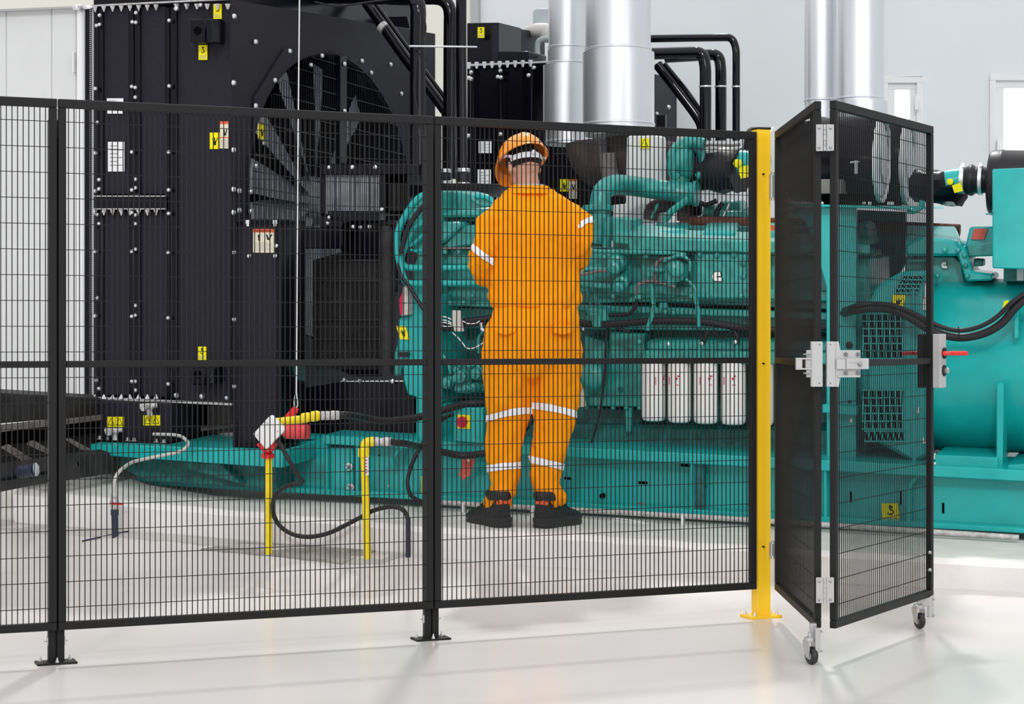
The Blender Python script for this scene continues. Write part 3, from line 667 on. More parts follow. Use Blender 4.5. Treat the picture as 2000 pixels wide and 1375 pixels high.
for x, y in ((673, 742), (703, 744), (767, 745), (550, 770), (550, 793)): mb.bolt(g(1.03).pt(x, y), -EV, .014)
build('cover_edge', mb, 'bolt', bgd, kind='stuff')
# support post and pedestal
sup = thing('support_post', 'tall black sheet steel support post beside the radiator, with orange warning label', 'support', Gp(500, 872, .62))
mb = MB(); q = g(.62); mb.prism(q, [(464, 432), (540, 430), (540, 870), (464, 872)], .05); build('front_plate', mb, 'black', sup, bevel=.003)
mb = MB(); mb.prism(g(.60), [(454, 432), (464, 432), (464, 873), (454, 873)], .12); build('side_flange', mb, 'glossblack', sup, bevel=.003)
mb = MB(); mb.prism(g(.61), [(540, 430), (550, 432), (550, 866), (540, 870)], .3); build('side_flange', mb, 'glossblack', sup, bevel=.003)
mb = MB(); mb.rect(g(.58), 452, 428, 552, 433, .10); build('end_plate', mb, 'glossblack', sup, bevel=.002)
mb = MB(); mb.rect(g(.56), 455, 868, 556, 874, .2); build('end_plate', mb, 'glossblack', sup, bevel=.002)
mb = MB()
for x, y in ((484, 434), (537, 434)): mb.lathe(g(.57).pt(x, y - 4), V((0, 0, -1)), [(.014, 0), (.014, .02), (.009, .022), (.009, .034)], 8)
for x, y in ((458, 493), (458, 624), (458, 755), (487, 500), (538, 500), (540, 480)): mb.bolt(g(.60).pt(x, y), -EV, .013)
build('post_bolts', mb, 'bolt', sup, kind='stuff')
sticker(sup, g(.618), 494.5, 447, 535, 493.5, 'warning', 'cream', label='cream label with an orange heading')
text_on(sup, g(.618), 500, 453.5, 530, 'WARNING', 'ink')
ped = thing('pedestal', 'black pedestal box with yellow double labels under the radiator', 'support', Gp(262, 872, .66))
mb = MB(); mb.prism(g(.68), [(192, 782), (333, 788), (333, 866), (192, 862)], .5); build('pedestal_box', mb, 'black', ped, bevel=.004)
mb = MB(); mb.prism(g(.60), [(183, 858), (332, 866), (332, 875), (183, 866)], .6); build('foot_plate', mb, 'glossblack', ped, bevel=.003)
mb = MB()
for x, y in ((195, 857), (250, 860), (262, 861), (320, 864), (210, 859), (305, 863)): mb.lathe(g(.62).pt(x, y + 4), V((0, 0, 1)), [(.016, 0), (.016, .012), (.009, .012), (.009, .028)], 8)
build('foot_bolts', mb, 'dirty', ped, kind='stuff')
sticker(ped, g(.678), 209, 814, 242, 834, 'tri2', name='hazard_label'); sticker(ped, g(.678), 280, 811, 313, 831, 'tri2', name='hazard_label')
for x, y, s in ((290, 795, 1), (222, 843, 1)):
    mb = MB(); a = g(.62).pt(x, y); mb.sphere(a, .030, 6, scale=(1.1, .8, .8)); mb.tube([a, a - EV * .06], .018, 8); mb.tube([a - V((.05, 0, -.005)), a + V((.05, 0, .01))], .014, 8); mb.tube([a, a + V((.01, 0, -.05))], .017, 8); build('drain_tap', mb, 'dirty', ped)
# black cover behind/under the radiator between pedestal and post
mb = MB(); mb.prism(g(1.1), [(333, 792), (452, 792), (452, 845), (333, 850)], .05); mb.prism(g(1.02), [(333, 838), (455, 828), (455, 836), (333, 848)], .05); build('under_frame', mb, 'wornbeam', rad, bevel=.003)
# ---- white air plenum on the far left
ple = thing('air_plenum', 'pale grey panelled air outlet box at the left edge, beside the radiator', 'air duct', Gp(70, 772, .75))
mb = MB(); mb.prism(g(.80), [(-420, 42), (150, 15), (150, 775), (-420, 752)], 1.8); build('outlet_box', mb, 'offwhite', ple, smooth=0)
for x0, x1 in ((-200, 11.5), (12.5, 100), (101, 148)):
    mb = MB(); mb.prism(g(.79), [(x0, 22 - x0 * .045 + 1), (x1, 22 - x1 * .045 + 1), (x1, 768 + x1 * .03), (x0, 768 + x0 * .03)], .03); build('panel', mb, 'offwhite', ple, bevel=.002)
mb = MB(); mb.rect(g(.76), 148, 12, 160, 779, .08); build('corner_post', mb, 'white', ple, bevel=.008)
mb = MB(); mb.rect(g(.765), 160, 12, 164.5, 776, .05); build('zinc_corner', mb, 'steel', ple, bevel=.004)
mb = MB(); mb.rect(g(.75), 140.5, 101, 143, 142, .03); build('handle', mb, 'white', ple, bevel=.003)
mb = MB(); mb.prism(g(.74), [(-200, 26), (165, 11), (165, 15), (-200, 30)], .06); build('edge_trim', mb, 'zinc', ple)
mb = MB(); mb.rect(g(.74), 141, 772, 186, 783, .06); build('edge_trim', mb, 'zinc', ple)
mb = MB(); mb.sphere(g(.74).pt(151, 14), .03, 5, scale=(1.2, .6, .7)); mb.sphere(g(.72).pt(172, 14), .025, 5, scale=(1.4, .6, .6)); build('corner_cap', mb, 'bolt', ple)
# ---- dark steel platform under it, running back into the hall
plt = thing('steel_platform', 'dark steel grille platform on the floor at the lower left', 'platform', Gp(80, 940, .5))
def seg(name, poly, d, m, par, bevel=0):   # poly of (px,py,Y)
    a = [at(*q_) for q_ in poly]; mb = MB(); mb.loft(a, [q_ + V(d) for q_ in a]); return build(name, mb, m, par, bevel=bevel)
YL, YR = 9.75, 10.75
def Yx(x): return YL + (YR - YL) * x / 200.0
def pb(name, pts, m, back=(0.02, .45, 0), dy=0): return seg(name, [(x, y, Yx(x) + dy) for x, y in pts], back, m, plt, .003)
pb('skirt_sheet', [(-60, 764), (190, 778), (190, 812), (-60, 832)], 'beam', dy=.35)
pb('beam', [(-60, 838), (190, 812), (190, 822), (-60, 851)], 'wornbeam', dy=.25)
pb('skirt_sheet', [(-60, 851), (190, 822), (190, 845), (-60, 880)], 'hole', dy=.5)
pb('beam', [(-60, 870), (200, 838), (220, 862), (-60, 900)], 'beam', dy=.6)
pb('rear_shade_sheet', [(-60, 846), (235, 818), (215, 905), (-60, 935)], 'beam', dy=.75)  # added dark sheet, stands for the shade behind the beams
pb('front_channel', [(-60, 920), (175, 886), (215, 898), (215, 926), (60, 950), (-60, 974)], 'beam', back=(0.03, .12, 0.02))
pb('front_channel', [(-60, 945), (120, 915), (120, 921), (-60, 951)], 'glossblack', dy=-.02, back=(0.01, .03, 0))
for pts in ([(0, 874), (50, 905), (72, 905), (12, 868)], [(50, 868), (98, 890), (98, 882), (60, 860)], [(125, 858), (160, 880), (178, 880), (132, 856)]):
    pb('cross_bar', pts, 'wornbeam', back=(0, .05, .0), dy=.1)
for x in (20, 85, 92, 153):
    y = 924 - x * .11; pb('slot', [(x - 3, y - 6), (x + 4, y - 6), (x + 2, y + 5), (x - 5, y + 5)], 'wornbeam', dy=-.012, back=(0, .01, 0)); pb('slot_hole', [(x - 1.5, y - 5), (x + 3, y - 5), (x + 1, y + 4), (x - 3, y + 4)], 'hole', dy=-.016, back=(0, .01, 0))
mb = MB(); q = at(38, 922, 9.85); mb.tube([q, at(68, 917, 9.80)], .033, 14); build('blue_roller', mb, 'navy', plt, label='dark blue roller')
mb = MB(); mb.lathe(at(68, 917, 9.80), at(78, 916, 9.8) - at(68, 917, 9.80), [(.035, 0), (.035, .01), (.02, .02)], 14); build('roller_end', mb, 'paleblue', plt, label='pale roller end')
mb = MB(); mb.prism(g(.55), [(-60, 880), (60, 878), (60, 900), (-60, 905)], .5); build('tread_plate', mb, 'beam', plt)
# ================================================================ BASE FRAME (teal skid)
sk = thing('base_frame', 'long teal steel base frame carrying the engine and generator', 'base frame', Gp(1200, 1000, .85))
yt = lambda x: 877 + (x - 1113) * .0484; yl = lambda x: 889.5 + (x - 1113) * .0562; yb = lambda x: 959 + (x - 500) * .0553
def gp(name, w, pts, dep, m, par=sk, bevel=.004, smooth=35, label=None):
    mb = MB(); mb.prism(g(w), pts, dep); return build(name, mb, m, par, bevel=bevel, smooth=smooth, label=label)
gp('top_flange', .79, [(630, yt(630) - 4), (2500, yt(2500)), (2500, yl(2500)), (630, yl(630) + 5)], .5, 'teal')
gp('deck', .95, [(560, yt(560) - 2), (2500, yt(2500) - 2), (2500, yt(2500) + 6), (560, yt(560) + 6)], 2.6, 'teal')
gp('web', .90, [(551, 872), (633, yt(633) + 2), (2500, yt(2500) + 2), (2500, yb(2500)), (551, yb(551))], .10, 'teal')
gp('bottom_flange', .80, [(265, 929), (551, yb(551) - 11), (2500, yb(2500) - 10), (2500, yb(2500)), (265, yb(265))], .35, 'teal')
gp('outrigger_plate', .50, [(177, 867), (551, 880), (551, 914), (340, 900), (177, 888)], .9, 'teal')
gp('outrigger_gusset', .68, [(205, 890), (540, 908), (540, 955), (285, 940), (240, 915)], .5, 'shadeteal')
gp('outrigger_brace', .60, [(310, 899), (430, 905), (470, 945), (380, 920)], .1, 'shadeteal')
gp('web_panel', .84, [(640, 872), (690, 874), (690, 958), (640, 955)], .04, 'teal')
for x in (633, 694, 1348, 1608, 2060): gp('stiffener', .80, [(x, yl(x)), (x + 6, yl(x)), (x + 6, yb(x) - 8), (x, yb(x) - 8)], .12, 'teal')
gp('stiffener', .83, [(1355, yl(1355)), (1374, yl(1374)), (1374, yb(1374) - 8), (1355, yb(1355) - 8)], .05, 'shadeteal')
for x0, x1, y0, y1 in ((1102, 1115, 932, 936), (1247, 1264, 940, 945), (1362, 1379, 946, 951), (1330, 1346, 906, 911), (1840, 1844, 982, 1002), (1758, 1761, 960, 985), (1660, 1663, 960, 980)):
    gp('slot', .893, [(x0, y0), (x1, y0 + 1), (x1, y1 + 1), (x0, y1)], .02, 'hole', bevel=0)
for x, y, r in ((1177, 968, .014), (741, 889, .004)):
    mb = MB(); mb.lathe(g(.895).pt(x, y), -EV, [(r, -.01), (r, .012)], 16); build('drain_hole', mb, 'hole', sk)
gp('small_plate', .89, [(1245, 981), (1262, 983), (1262, 987), (1245, 985)], .01, 'wornbeam')
for x0, y0 in ((770, 868), (1775, 926)):
    mb = MB(); pts = []; pl_ = g(.83); 
    arcp = [(x0 + 34 - 34 * math.cos(a), y0 + 36 - 36 * math.sin(a)) for a in [math.pi / 2 * i / 8 for i in range(9)]]
    hgt = 45 if x0 < 1000 else 100
    path = [g(.83).pt(x0, y0 + hgt)] + [g(.83).pt(*q_) for q_ in arcp] + [g(.83).pt(x0 + 60, y0)]
    mb.tube(path, .012, 8); build('pipe_hoop', mb, 'teal', sk)
mb = MB()
for x, y in ((683, 911), (686, 951)): mb.lathe(g(.83).pt(x, y), -EV, [(.022, 0), (.022, .01), (.013, .01), (.013, .035), (.006, .05)], 10)
for x, y in ((760, 949), (800, 955), (1000, 955), (1826, 905)): mb.bolt(g(.78).pt(x, y), -EV, .008)
build('frame_bolts', mb, 'bolt', sk, kind='stuff')
sticker(sk, g(.895), 823, 930, 829, 962, 'text', 'sticker', 'yellow_marker'); sticker(sk, g(.885), 1722, 983, 1755, 1023, 'hook', slant=2)
mb = MB(); mb.tube([g(.72).pt(850, 981), g(.72).pt(1475, 1016), g(.72).pt(1990, 1050)], .014, 12); cond = build('conduit_pipe', mb, 'dirty', None, label='pale grey conduit pipe running along the foot of the teal base frame', cat='pipe')
mb = MB()
for x in (900, 1035, 1330, 1588): mb.rect(g(.70), x, 981 + (x - 850) * .056 - 2, x + 5, 990 + (x - 850) * .056 + 9, .03)
build('pipe_clip', mb, 'white', cond, kind='stuff')
mb = MB(); mb.tube(bez([g(.5).pt(1196, 1016), g(.5).pt(1205, 1013), g(.5).pt(1256, 1020), g(.5).pt(1258, 1023), g(.5).pt(1206, 1017), g(.5).pt(1196, 1017)], 4), .0035, 6)
build('wire_loop', mb, 'bolt', None, label='thin wire loop lying on the plinth right of the boots', cat='wire')
mb = MB(); mb.prism(g(.775), [(903, 893), (924, 896), (926, 901), (918, 928), (905, 938), (896, 928), (903, 900)], .006); tg = build('red_tag', mb, 'salmon', None, label='faded red safety tag hanging on the teal base frame left of the worker', cat='tag', bevel=.001)
mb = MB(); mb.lathe(g(.77).pt(915, 899), -EV, [(.008, 0), (.008, .003)], 12); mb.lathe(g(.77).pt(909, 929), -EV, [(.003, 0), (.003, .002)], 8); build('eyelet', mb, 'cream', tg)
# ================================================================ ENGINE
en = thing('engine', 'large teal diesel engine behind the worker', 'engine', Gp(1200, 872, 1.2))
E = lambda name, w, pts, dep, m='engteal', bevel=.006, label=None, par=None: gp(name, w, pts, dep, m, par or en, bevel, label=label)
def tubeG(name, w, pts, rpx, m='engteal', par=None, n=10, sm='bez', rad=.1, label=None, ret=False, ridge=0):
    """tube through pixel points on a plane at depth w (w may vary per point as third value)"""
    q_ = [Gp(p_[0], p_[1], p_[2] if len(p_) > 2 else w) for p_ in pts]
    s = q_[len(q_) // 2].y / FOC; path = bez(q_, 5) if sm == 'bez' else fil(q_, rad) if sm == 'fil' else q_
    mb = MB()
    if ridge:
        L = [0]
        for a_, b_ in zip(path, path[1:]): L.append(L[-1] + (b_ - a_).length)
        tot = L[-1]; k = int(tot / ridge); P3_ = []; R3 = []
        for i in range(k * 2 + 1):
            d_ = tot * i / (2 * k); j = 0
            while j < len(L) - 2 and L[j + 1] < d_: j += 1
            f_ = (d_ - L[j]) / max(1e-9, L[j + 1] - L[j]); P3_.append(path[j].lerp(path[j + 1], f_)); R3.append(rpx * s * (1.0 if i % 2 else .84))
        mb.tube(P3_, R3, n)
    else: mb.tube(path, rpx * s, n)
    if ret: return mb
    return build(name, mb, m, par if par is not None else en, smooth=40 if not ridge else 80, label=label)
# main masses
E('engine_block', 1.35, [(800, 560), (1500, 560), (1700, 545), (1700, 905), (800, 880)], 1.5, 'shadeteal')
E('oil_pan', 1.15, [(960, 830), (1240, 830), (1700, 835), (1700, 900), (960, 868)], 1.2, 'shadeteal', .02)
E('crankcase_wall', 1.22, [(840, 600), (1700, 612), (1700, 650), (840, 640)], .3)
E('side_cover', 1.18, [(1190, 648), (1258, 652), (1262, 780), (1185, 780)], .2)
E('side_cover', 1.16, [(1140, 655), (1186, 668), (1186, 780), (1140, 775)], .2)
E('pan_rail', 1.10, [(1140, 775), (1252, 777), (1252, 795), (1140, 793)], .2)
E('drain_bracket', 1.10, [(1220, 796), (1234, 796), (1231, 845), (1222, 845)], .06)
E('lower_skirt', 1.24, [(840, 780), (1252, 800), (1252, 868), (840, 850)], .2, 'shadeteal')
# head row: long stepped rails seen from 830 to 1510
for nm, w, y0, y1, dy in (('head_rail', 1.10, 543, 560, 18), ('head_rail', 1.17, 560, 574, 20), ('head_rail', 1.10, 586, 597, 18)):
    E(nm, w, [(858, y0), (1700, y0 + dy + 10), (1700, y1 + dy + 14), (858, y1)], .3)
E('cylinder_head', 1.14, [(858, 482), (1280, 490), (1700, 505), (1700, 592), (1280, 590), (858, 600)], .6)
for x in range(1160, 1700, 92): E('head_block', 1.11, [(x, 496 + (x - 1160) * .02), (x + 70, 497 + (x - 1160) * .02), (x + 70, 580 + (x - 1160) * .02), (x, 580 + (x - 1160) * .02)], .1)
# rear left housing group (858-965)
E('thermostat_housing', 1.20, [(860, 379), (893, 374), (893, 415), (860, 412)], .3)
E('thermostat_housing', 1.18, [(893, 373), (921, 380), (921, 412), (893, 410)], .3)
E('water_flange', 1.05, [(858, 413), (965, 404), (972, 420), (965, 424), (858, 425)], .5, bevel=.014)
E('flange_underside', 1.12, [(858, 425), (962, 424), (940, 434), (858, 433)], .4, 'shadeteal')
E('valve_cover', 1.00, [(840, 433), (898, 433), (902, 440), (880, 462), (858, 480), (840, 482)], .5, bevel=.012)
E('valve_cover', 1.04, [(903, 441), (980, 434), (985, 470), (880, 486), (858, 484), (885, 456)], .5, bevel=.012)
E('rocker_gasket', 1.02, [(840, 483), (985, 482), (985, 486), (840, 487)], .4, 'wornbeam', 0)
E('head_side', 1.08, [(840, 487), (985, 487), (985, 518), (840, 517)], .4)
tubeG('water_pipe', .95, [(840, 523), (965, 523), (1010, 526)], 5.5, 'teal', n=12)
tubeG('water_pipe', .97, [(840, 553), (965, 553), (1010, 555)], 6.5, 'teal', n=12)
tubeG('bypass_pipe', 1.15, [(921, 386), (940, 384), (955, 388), (966, 400), (968, 408)], 6, 'teal', n=12)
tubeG('bypass_pipe', 1.12, [(921, 388), (935, 398), (948, 401), (962, 402)], 4, 'engteal')
tubeG('front_water_pipe', .92, [(836, 381), (822, 384), (806, 400), (790, 425), (777, 455), (776, 485), (781, 515), (789, 545), (802, 554), (840, 554)], 7, 'teal', n=14)
tubeG('front_water_pipe', .95, [(838, 432), (812, 440), (802, 455), (792, 480), (784, 505), (790, 520), (806, 523), (840, 523)], 6.5, 'teal', n=14)
tubeG('vent_pipe', .97, [(838, 450), (822, 462), (812, 472), (800, 480)], 4, 'teal'); tubeG('vent_pipe', .97, [(840, 484), (815, 490), (802, 488)], 3, 'teal')
tubeG('front_cable', .90, [(836, 395), (822, 408), (806, 430), (795, 450), (789, 470), (783, 495)], 5, 'rubber')
tubeG('front_cable', .90, [(776, 515), (784, 540), (800, 560), (815, 585), (830, 608)], 4, 'rubber')
E('front_cover', 1.02, [(795, 400), (840, 372), (862, 372), (862, 600), (812, 575), (805, 530), (815, 500), (798, 470)], .5, bevel=.01)
E('front_cover_lower', .98, [(778, 622), (800, 615), (800, 560), (862, 575), (862, 790), (795, 772), (786, 738), (786, 720), (774, 700)], .5, 'teal', bevel=.01)
E('damper_guard', .93, [(786, 560), (797, 556), (800, 615), (782, 618)], .1, 'dirty', label='worn silver guard')
E('guard_lip', .92, [(780, 585), (785, 572), (785, 612), (781, 615)], .02, 'redink', 0, label='red strip')
E('pulley_bracket', 1.0, [(770, 690), (786, 640), (790, 650), (783, 735), (770, 735)], .1, 'engteal')
E('front_skirt', .95, [(812, 770), (862, 792), (862, 872), (812, 866)], .3, 'teal')
sticker(en, g(.975), 774, 637, 792, 663, 'hand', slant=8)
mb = MB(); mb.rect(g(.94), 777, 688, 796, 697, .03); build('black_block', mb, 'rubber', en)
E('pipe_base', 1.5, [(852, 358), (930, 358), (930, 385), (852, 385)], .6, 'glossblack')
# starter / pump group below the middle rail
for (x0, y0, x1, y1, w) in ((862, 715, 882, 765, 1.08), (885, 712, 918, 770, 1.02), (922, 716, 945, 748, 1.05), (905, 745, 945, 768, 1.10), (868, 735, 900, 752, .99)):
    E('fuel_pump_housing', w, [(x0, y0), (x1, y0 - 2), (x1 + 2, y1), (x0 - 1, y1 - 3)], .2, bevel=.014)
for x, y, r in ((900, 735, .035), (930, 730, .03), (872, 748, .03), (912, 758, .02), (893, 722, .018), (925, 757, .022)):
    mb = MB(); mb.lathe(g(.98).pt(x, y), -EV, [(r * 1.2, -.08), (r * 1.2, -.02), (r, -.02), (r, .02), (r * .4, .024), (r * .4, .04)], 14); build('pump_port', mb, 'engteal', en)
for pts in ([(862, 700), (875, 712), (880, 730)], [(900, 705), (915, 716), (930, 712), (940, 722)], [(935, 690), (935, 660), (945, 645)], [(862, 690), (870, 700)]): tubeG('fuel_line', 1.0, pts, 3, 'engteal')
# wiring
tubeG('wiring_harness', 1.0, [(846, 630), (875, 640), (900, 630), (940, 625), (965, 622), (1010, 630)], 7.5, 'rubber', n=12)
tubeG('wiring_harness', .98, [(858, 640), (890, 643), (915, 635), (950, 632)], 4, 'rubber')
for k, pts in enumerate(([(858, 620), (870, 619), (884, 625)], [(858, 625), (872, 626), (884, 632)], [(858, 633), (868, 630), (886, 635)], [(860, 636), (875, 638), (886, 636)], [(903, 627), (915, 632), (930, 631), (938, 626)], [(882, 648), (895, 660), (905, 672), (912, 680), (925, 680), (940, 672), (952, 665)])): tubeG('white_wire', .96, pts, 1.2, 'white', n=5)
mb = MB(); mb.prism(g(.94), [(881, 606), (900, 607), (900, 620), (905, 648), (887, 648), (881, 622)], .02); build('cable_tag', mb, 'hose', en, label='off white cable tag', bevel=.004)
mb = MB(); mb.tube(bez([Gp(939, 630, .94), Gp(940, 641, .94), Gp(946, 645, .94), Gp(956, 640, .94)], 4), .008, 8); build('white_hook', mb, 'white', en)
tubeG('wiring_harness', 1.0, [(1125, 628), (1150, 633), (1190, 634), (1240, 630), (1280, 627), (1365, 628), (1410, 634), (1450, 641), (1510, 645), (1600, 640), (1640, 630)], 7, 'rubber', n=12)
tubeG('wiring_harness', 1.03, [(1190, 636), (1185, 650), (1182, 690), (1180, 740), (1172, 800), (1160, 850), (1150, 874)], 2.6, 'rubber', n=6)
tubeG('wiring_harness', 1.0, [(1200, 638), (1220, 645), (1232, 649)], 3, 'rubber'); tubeG('wiring_harness', 1.0, [(1393, 640), (1400, 655), (1412, 660), (1425, 650), (1432, 645)], 2, 'rubber', n=6)
tubeG('wiring_harness', 1.0, [(1382, 645), (1378, 658), (1372, 670)], 4.5, 'rubber'); tubeG('wiring_harness', 1.0, [(1434, 646), (1440, 660), (1440, 675)], 4.5, 'rubber')
tubeG('flexible_conduit', 1.02, [(1145, 612), (1190, 615), (1225, 614), (1240, 600), (1244, 585)], 4, 'rubber', n=10, ridge=.012)
E('connector', .98, [(1146, 602), (1184, 604), (1186, 628), (1146, 628)], .08); E('connector', .96, [(1152, 612), (1170, 612), (1172, 640), (1156, 640)], .05)
tubeG('sensor_hose', 1.0, [(1244, 575), (1244, 560), (1252, 553), (1275, 550), (1300, 555), (1320, 560)], 3.5, 'greywrap'); tubeG('sensor_hose', 1.0, [(1278, 548), (1281, 520), (1290, 508), (1320, 503)], 3.5, 'greywrap')
E('clamp_block', .97, [(1238, 576), (1251, 576), (1251, 585), (1238, 585)], .05)
for pts, r in (([(1270, 555), (1276, 590), (1275, 610), (1263, 645)], 4.5), ([(1355, 570), (1362, 600), (1364, 640)], 4.5), ([(1340, 545), (1355, 560), (1362, 580)], 3)): tubeG('bracket_strap', .98, pts, r, 'engteal', n=6)
for pts in ([(1145, 560), (1155, 602)], [(1157, 560), (1166, 602)], [(1165, 580), (1175, 602)]): tubeG('push_rod', 1.05, pts, 1.6, 'engteal', n=6, sm=None)
tubeG('fuel_rail', 1.02, [(1150, 487), (1165, 491), (1200, 492), (1300, 494), (1340, 498)], 4.5, 'engteal')
tubeG('oil_pipe', 1.02, [(1130, 526), (1190, 527)], 5, 'engteal'); tubeG('oil_pipe', 1.0, [(1130, 536), (1150, 534), (1170, 529), (1195, 530)], 3, 'greywrap')
tubeG('oil_pipe', 1.05, [(1130, 556), (1195, 560)], 6, 'engteal')
for x, y, rr in ((1205, 522, .045), (1214, 560, .038), (1318, 535, .05)):
    mb = MB(); d_ = (V((-.3, -1, -.4)) if x < 1300 else V((0, -1, 0))); mb.lathe(g(1.02).pt(x, y - 8), d_, [(rr * 1.1, -.08), (rr * 1.1, .02), (rr * .8, .03), (rr * .8, .09), (rr * .5, .10)], 14); build('injector_pump', mb, 'engteal', en)
E('solenoid', .99, [(1262, 523), (1276, 523), (1276, 541), (1262, 541)], .06); E('solenoid', .98, [(1298, 515), (1312, 508), (1336, 515), (1338, 545), (1300, 560), (1296, 540)], .08, bevel=.01)
tubeG('solenoid_pipe', .98, [(1276, 528), (1298, 528)], 4, 'engteal'); tubeG('injector_line', .97, [(1296, 510), (1325, 500), (1345, 508), (1346, 530)], 3.5, 'engteal')
for x, y in ((1180, 505), (1262, 502), (1205, 600), (1300, 594), (1292, 598), (1316, 598), (1312, 612), (1150, 585), (1470, 580), (930, 575), (880, 590), (888, 492), (902, 490)):
    pass
mb = MB()
for x, y in ((1368, 498), (1401, 499), (1434, 499), (1452, 515), (1452, 540), (1384, 578), (1448, 578), (1180, 502), (1262, 500), (1350, 578), (1198, 579), (870, 492), (896, 492), (922, 577), (880, 592), (905, 592), (1300, 597), (1293, 597), (1315, 611), (1300, 610), (1305, 670), (1250, 667)): mb.bolt(g(1.04).pt(x, y), -EV, .017)
for x in range(1145, 1250, 26): mb.bolt(g(1.09).pt(x, 797), -EV, .012)
build('head_bolts', mb, 'engteal', en, kind='stuff')
# cover with emblem
E('emblem_cover', 1.04, [(1356, 494), (1462, 494), (1462, 584), (1356, 584)], .12, bevel=.01)
def emblem(par, pl, x0, y0, x1, y1, m='whitesticker'):
    fx = lambda a: x0 + (x1 - x0) * a; fy = lambda a: y0 + (y1 - y0) * a; mb = MB()
    outer = [(1.0, 1.0), (.42, 1.0)] + [(.42 + .42 * math.cos(a), .5 + .5 * math.sin(a)) for a in [math.pi / 2 + math.pi * i / 10 for i in range(11)]] + [(.72, 0), (.80, .40), (.98, .56)]
    inner = [(.93, .62), (.45, .62)] + [(.45, .52), (.52, .40), (.60, .38)] + [(.66, .40)]
    pts = [(1.0, 1.0), (.42, 1.0), (.22, .93), (.06, .74), (0, .5), (.06, .26), (.22, .07), (.42, 0), (.74, 0), (.82, .46), (.52, .46), (.50, .56), (.86, .56)]
    def poly(ps, lift, mi):
        a = [pl.pt(fx(u_), fy(v_)) + pl.N * lift for u_, v_ in ps]; mb.loft(a, [k - pl.N * .002 for k in a], mi)
    poly([(-.06, .5), (0, .22), (.2, 0), (.42, -.07), (.78, -.07), (.88, .46), (1.08, 1.07), (.42, 1.07), (.14, .97)], .002, 1)
    poly([(1.0, 1.0), (.42, 1.0), (.22, .93), (.06, .74), (.24, .60), (.86, .60)], .0045, 0)
    poly([(.06, .74), (0, .5), (.06, .26), (.22, .07), (.42, 0), (.44, .44), (.40, .62), (.24, .62)], .0047, 0)
    poly([(.42, 0), (.74, 0), (.82, .46), (.42, .46)], .0049, 0)
    return build('emblem', mb, [m, 'ink'], par, smooth=0, label='small white emblem')
emblem(en, g(1.035), 1391, 531, 1412, 549)
# intake manifold hood
def loftG(name, pa, wa, pb_, wb, m, par=None, bevel=.008):
    mb = MB(); mb.loft([Gp(x, y, wa) for x, y in pa], [Gp(x, y, wb) for x, y in pb_]); return build(name, mb, m, par or en, bevel=bevel)
loftG('intake_manifold', [(1197, 452), (1250, 460), (1330, 466), (1700, 478), (1700, 498), (1228, 490), (1228, 478), (1197, 476)], 1.02,
      [(1204, 428), (1250, 436), (1345, 449), (1700, 460), (1700, 490), (1230, 478), (1230, 470), (1204, 462)], 1.30, 'engteal')
E('manifold_end', 1.08, [(1196, 424), (1230, 428), (1230, 486), (1196, 486)], .25)
for x0, x1 in ((1280, 1350), (1378, 1446), (1478, 1546)):
    loftG('rocker_cover', [(x0 - 6, 452), (x1 - 10, 452), (x1 - 10, 468), (x0 - 6, 466)], 1.16, [(x0 + 2, 434), (x1, 434), (x1 + 4, 452), (x0, 452)], 1.9, 'teal', bevel=.012)
E('manifold_gap', 1.6, [(1240, 440), (1700, 444), (1700, 470), (1240, 470)], .2, 'shadeteal')
mb = MB(); mb.tube([Gp(1330, 434, 1.9), Gp(1480, 436, 1.9), Gp(1700, 442, 1.9), Gp(1875, 450, 1.9)], .034, 12); build('exhaust_manifold', mb, 'rust', en, label='rusty brown manifold pipe')
# cross-over air pipe
tubeG('crossover_pipe', 1.55, [(1172, 480, 1.4), (1172, 440, 1.4), (1172, 400, 1.4), (1178, 374, 1.42), (1200, 361, 1.5), (1240, 364, 1.7), (1300, 372, 1.8), (1330, 376, 1.8), (1362, 378, 1.8)], 20, 'engteal', n=20)
mb = MB(); mb.lathe(Gp(1168, 412, 1.4), V((0, 0, 1)), [(.088, 0), (.088, .03)], 24); build('pipe_collar', mb, 'engteal', en, bevel=.003)
tubeG('riser_casting', 1.35, [(1172, 420), (1170, 445), (1166, 476)], 25, 'engteal', n=18); tubeG('riser_casting', 1.25, [(1187, 425), (1188, 455), (1185, 482)], 8, 'engteal', n=12)
tubeG('stay_bar', 1.6, [(1298, 432), (1312, 412), (1345, 388)], 7, 'engteal', n=8, sm=None); tubeG('stay_bar', 1.7, [(1272, 426), (1285, 398)], 2.5, 'engteal', n=6, sm=None)
mb = MB(); q_ = Gp(1362, 378, 1.8); mb.lathe(q_ - EU * .12, EU, [(.072, 0), (.072, .02), (.066, .03), (.066, .09), (.074, .10), (.074, .12)], 20); build('pipe_clamp', mb, 'engteal', en)
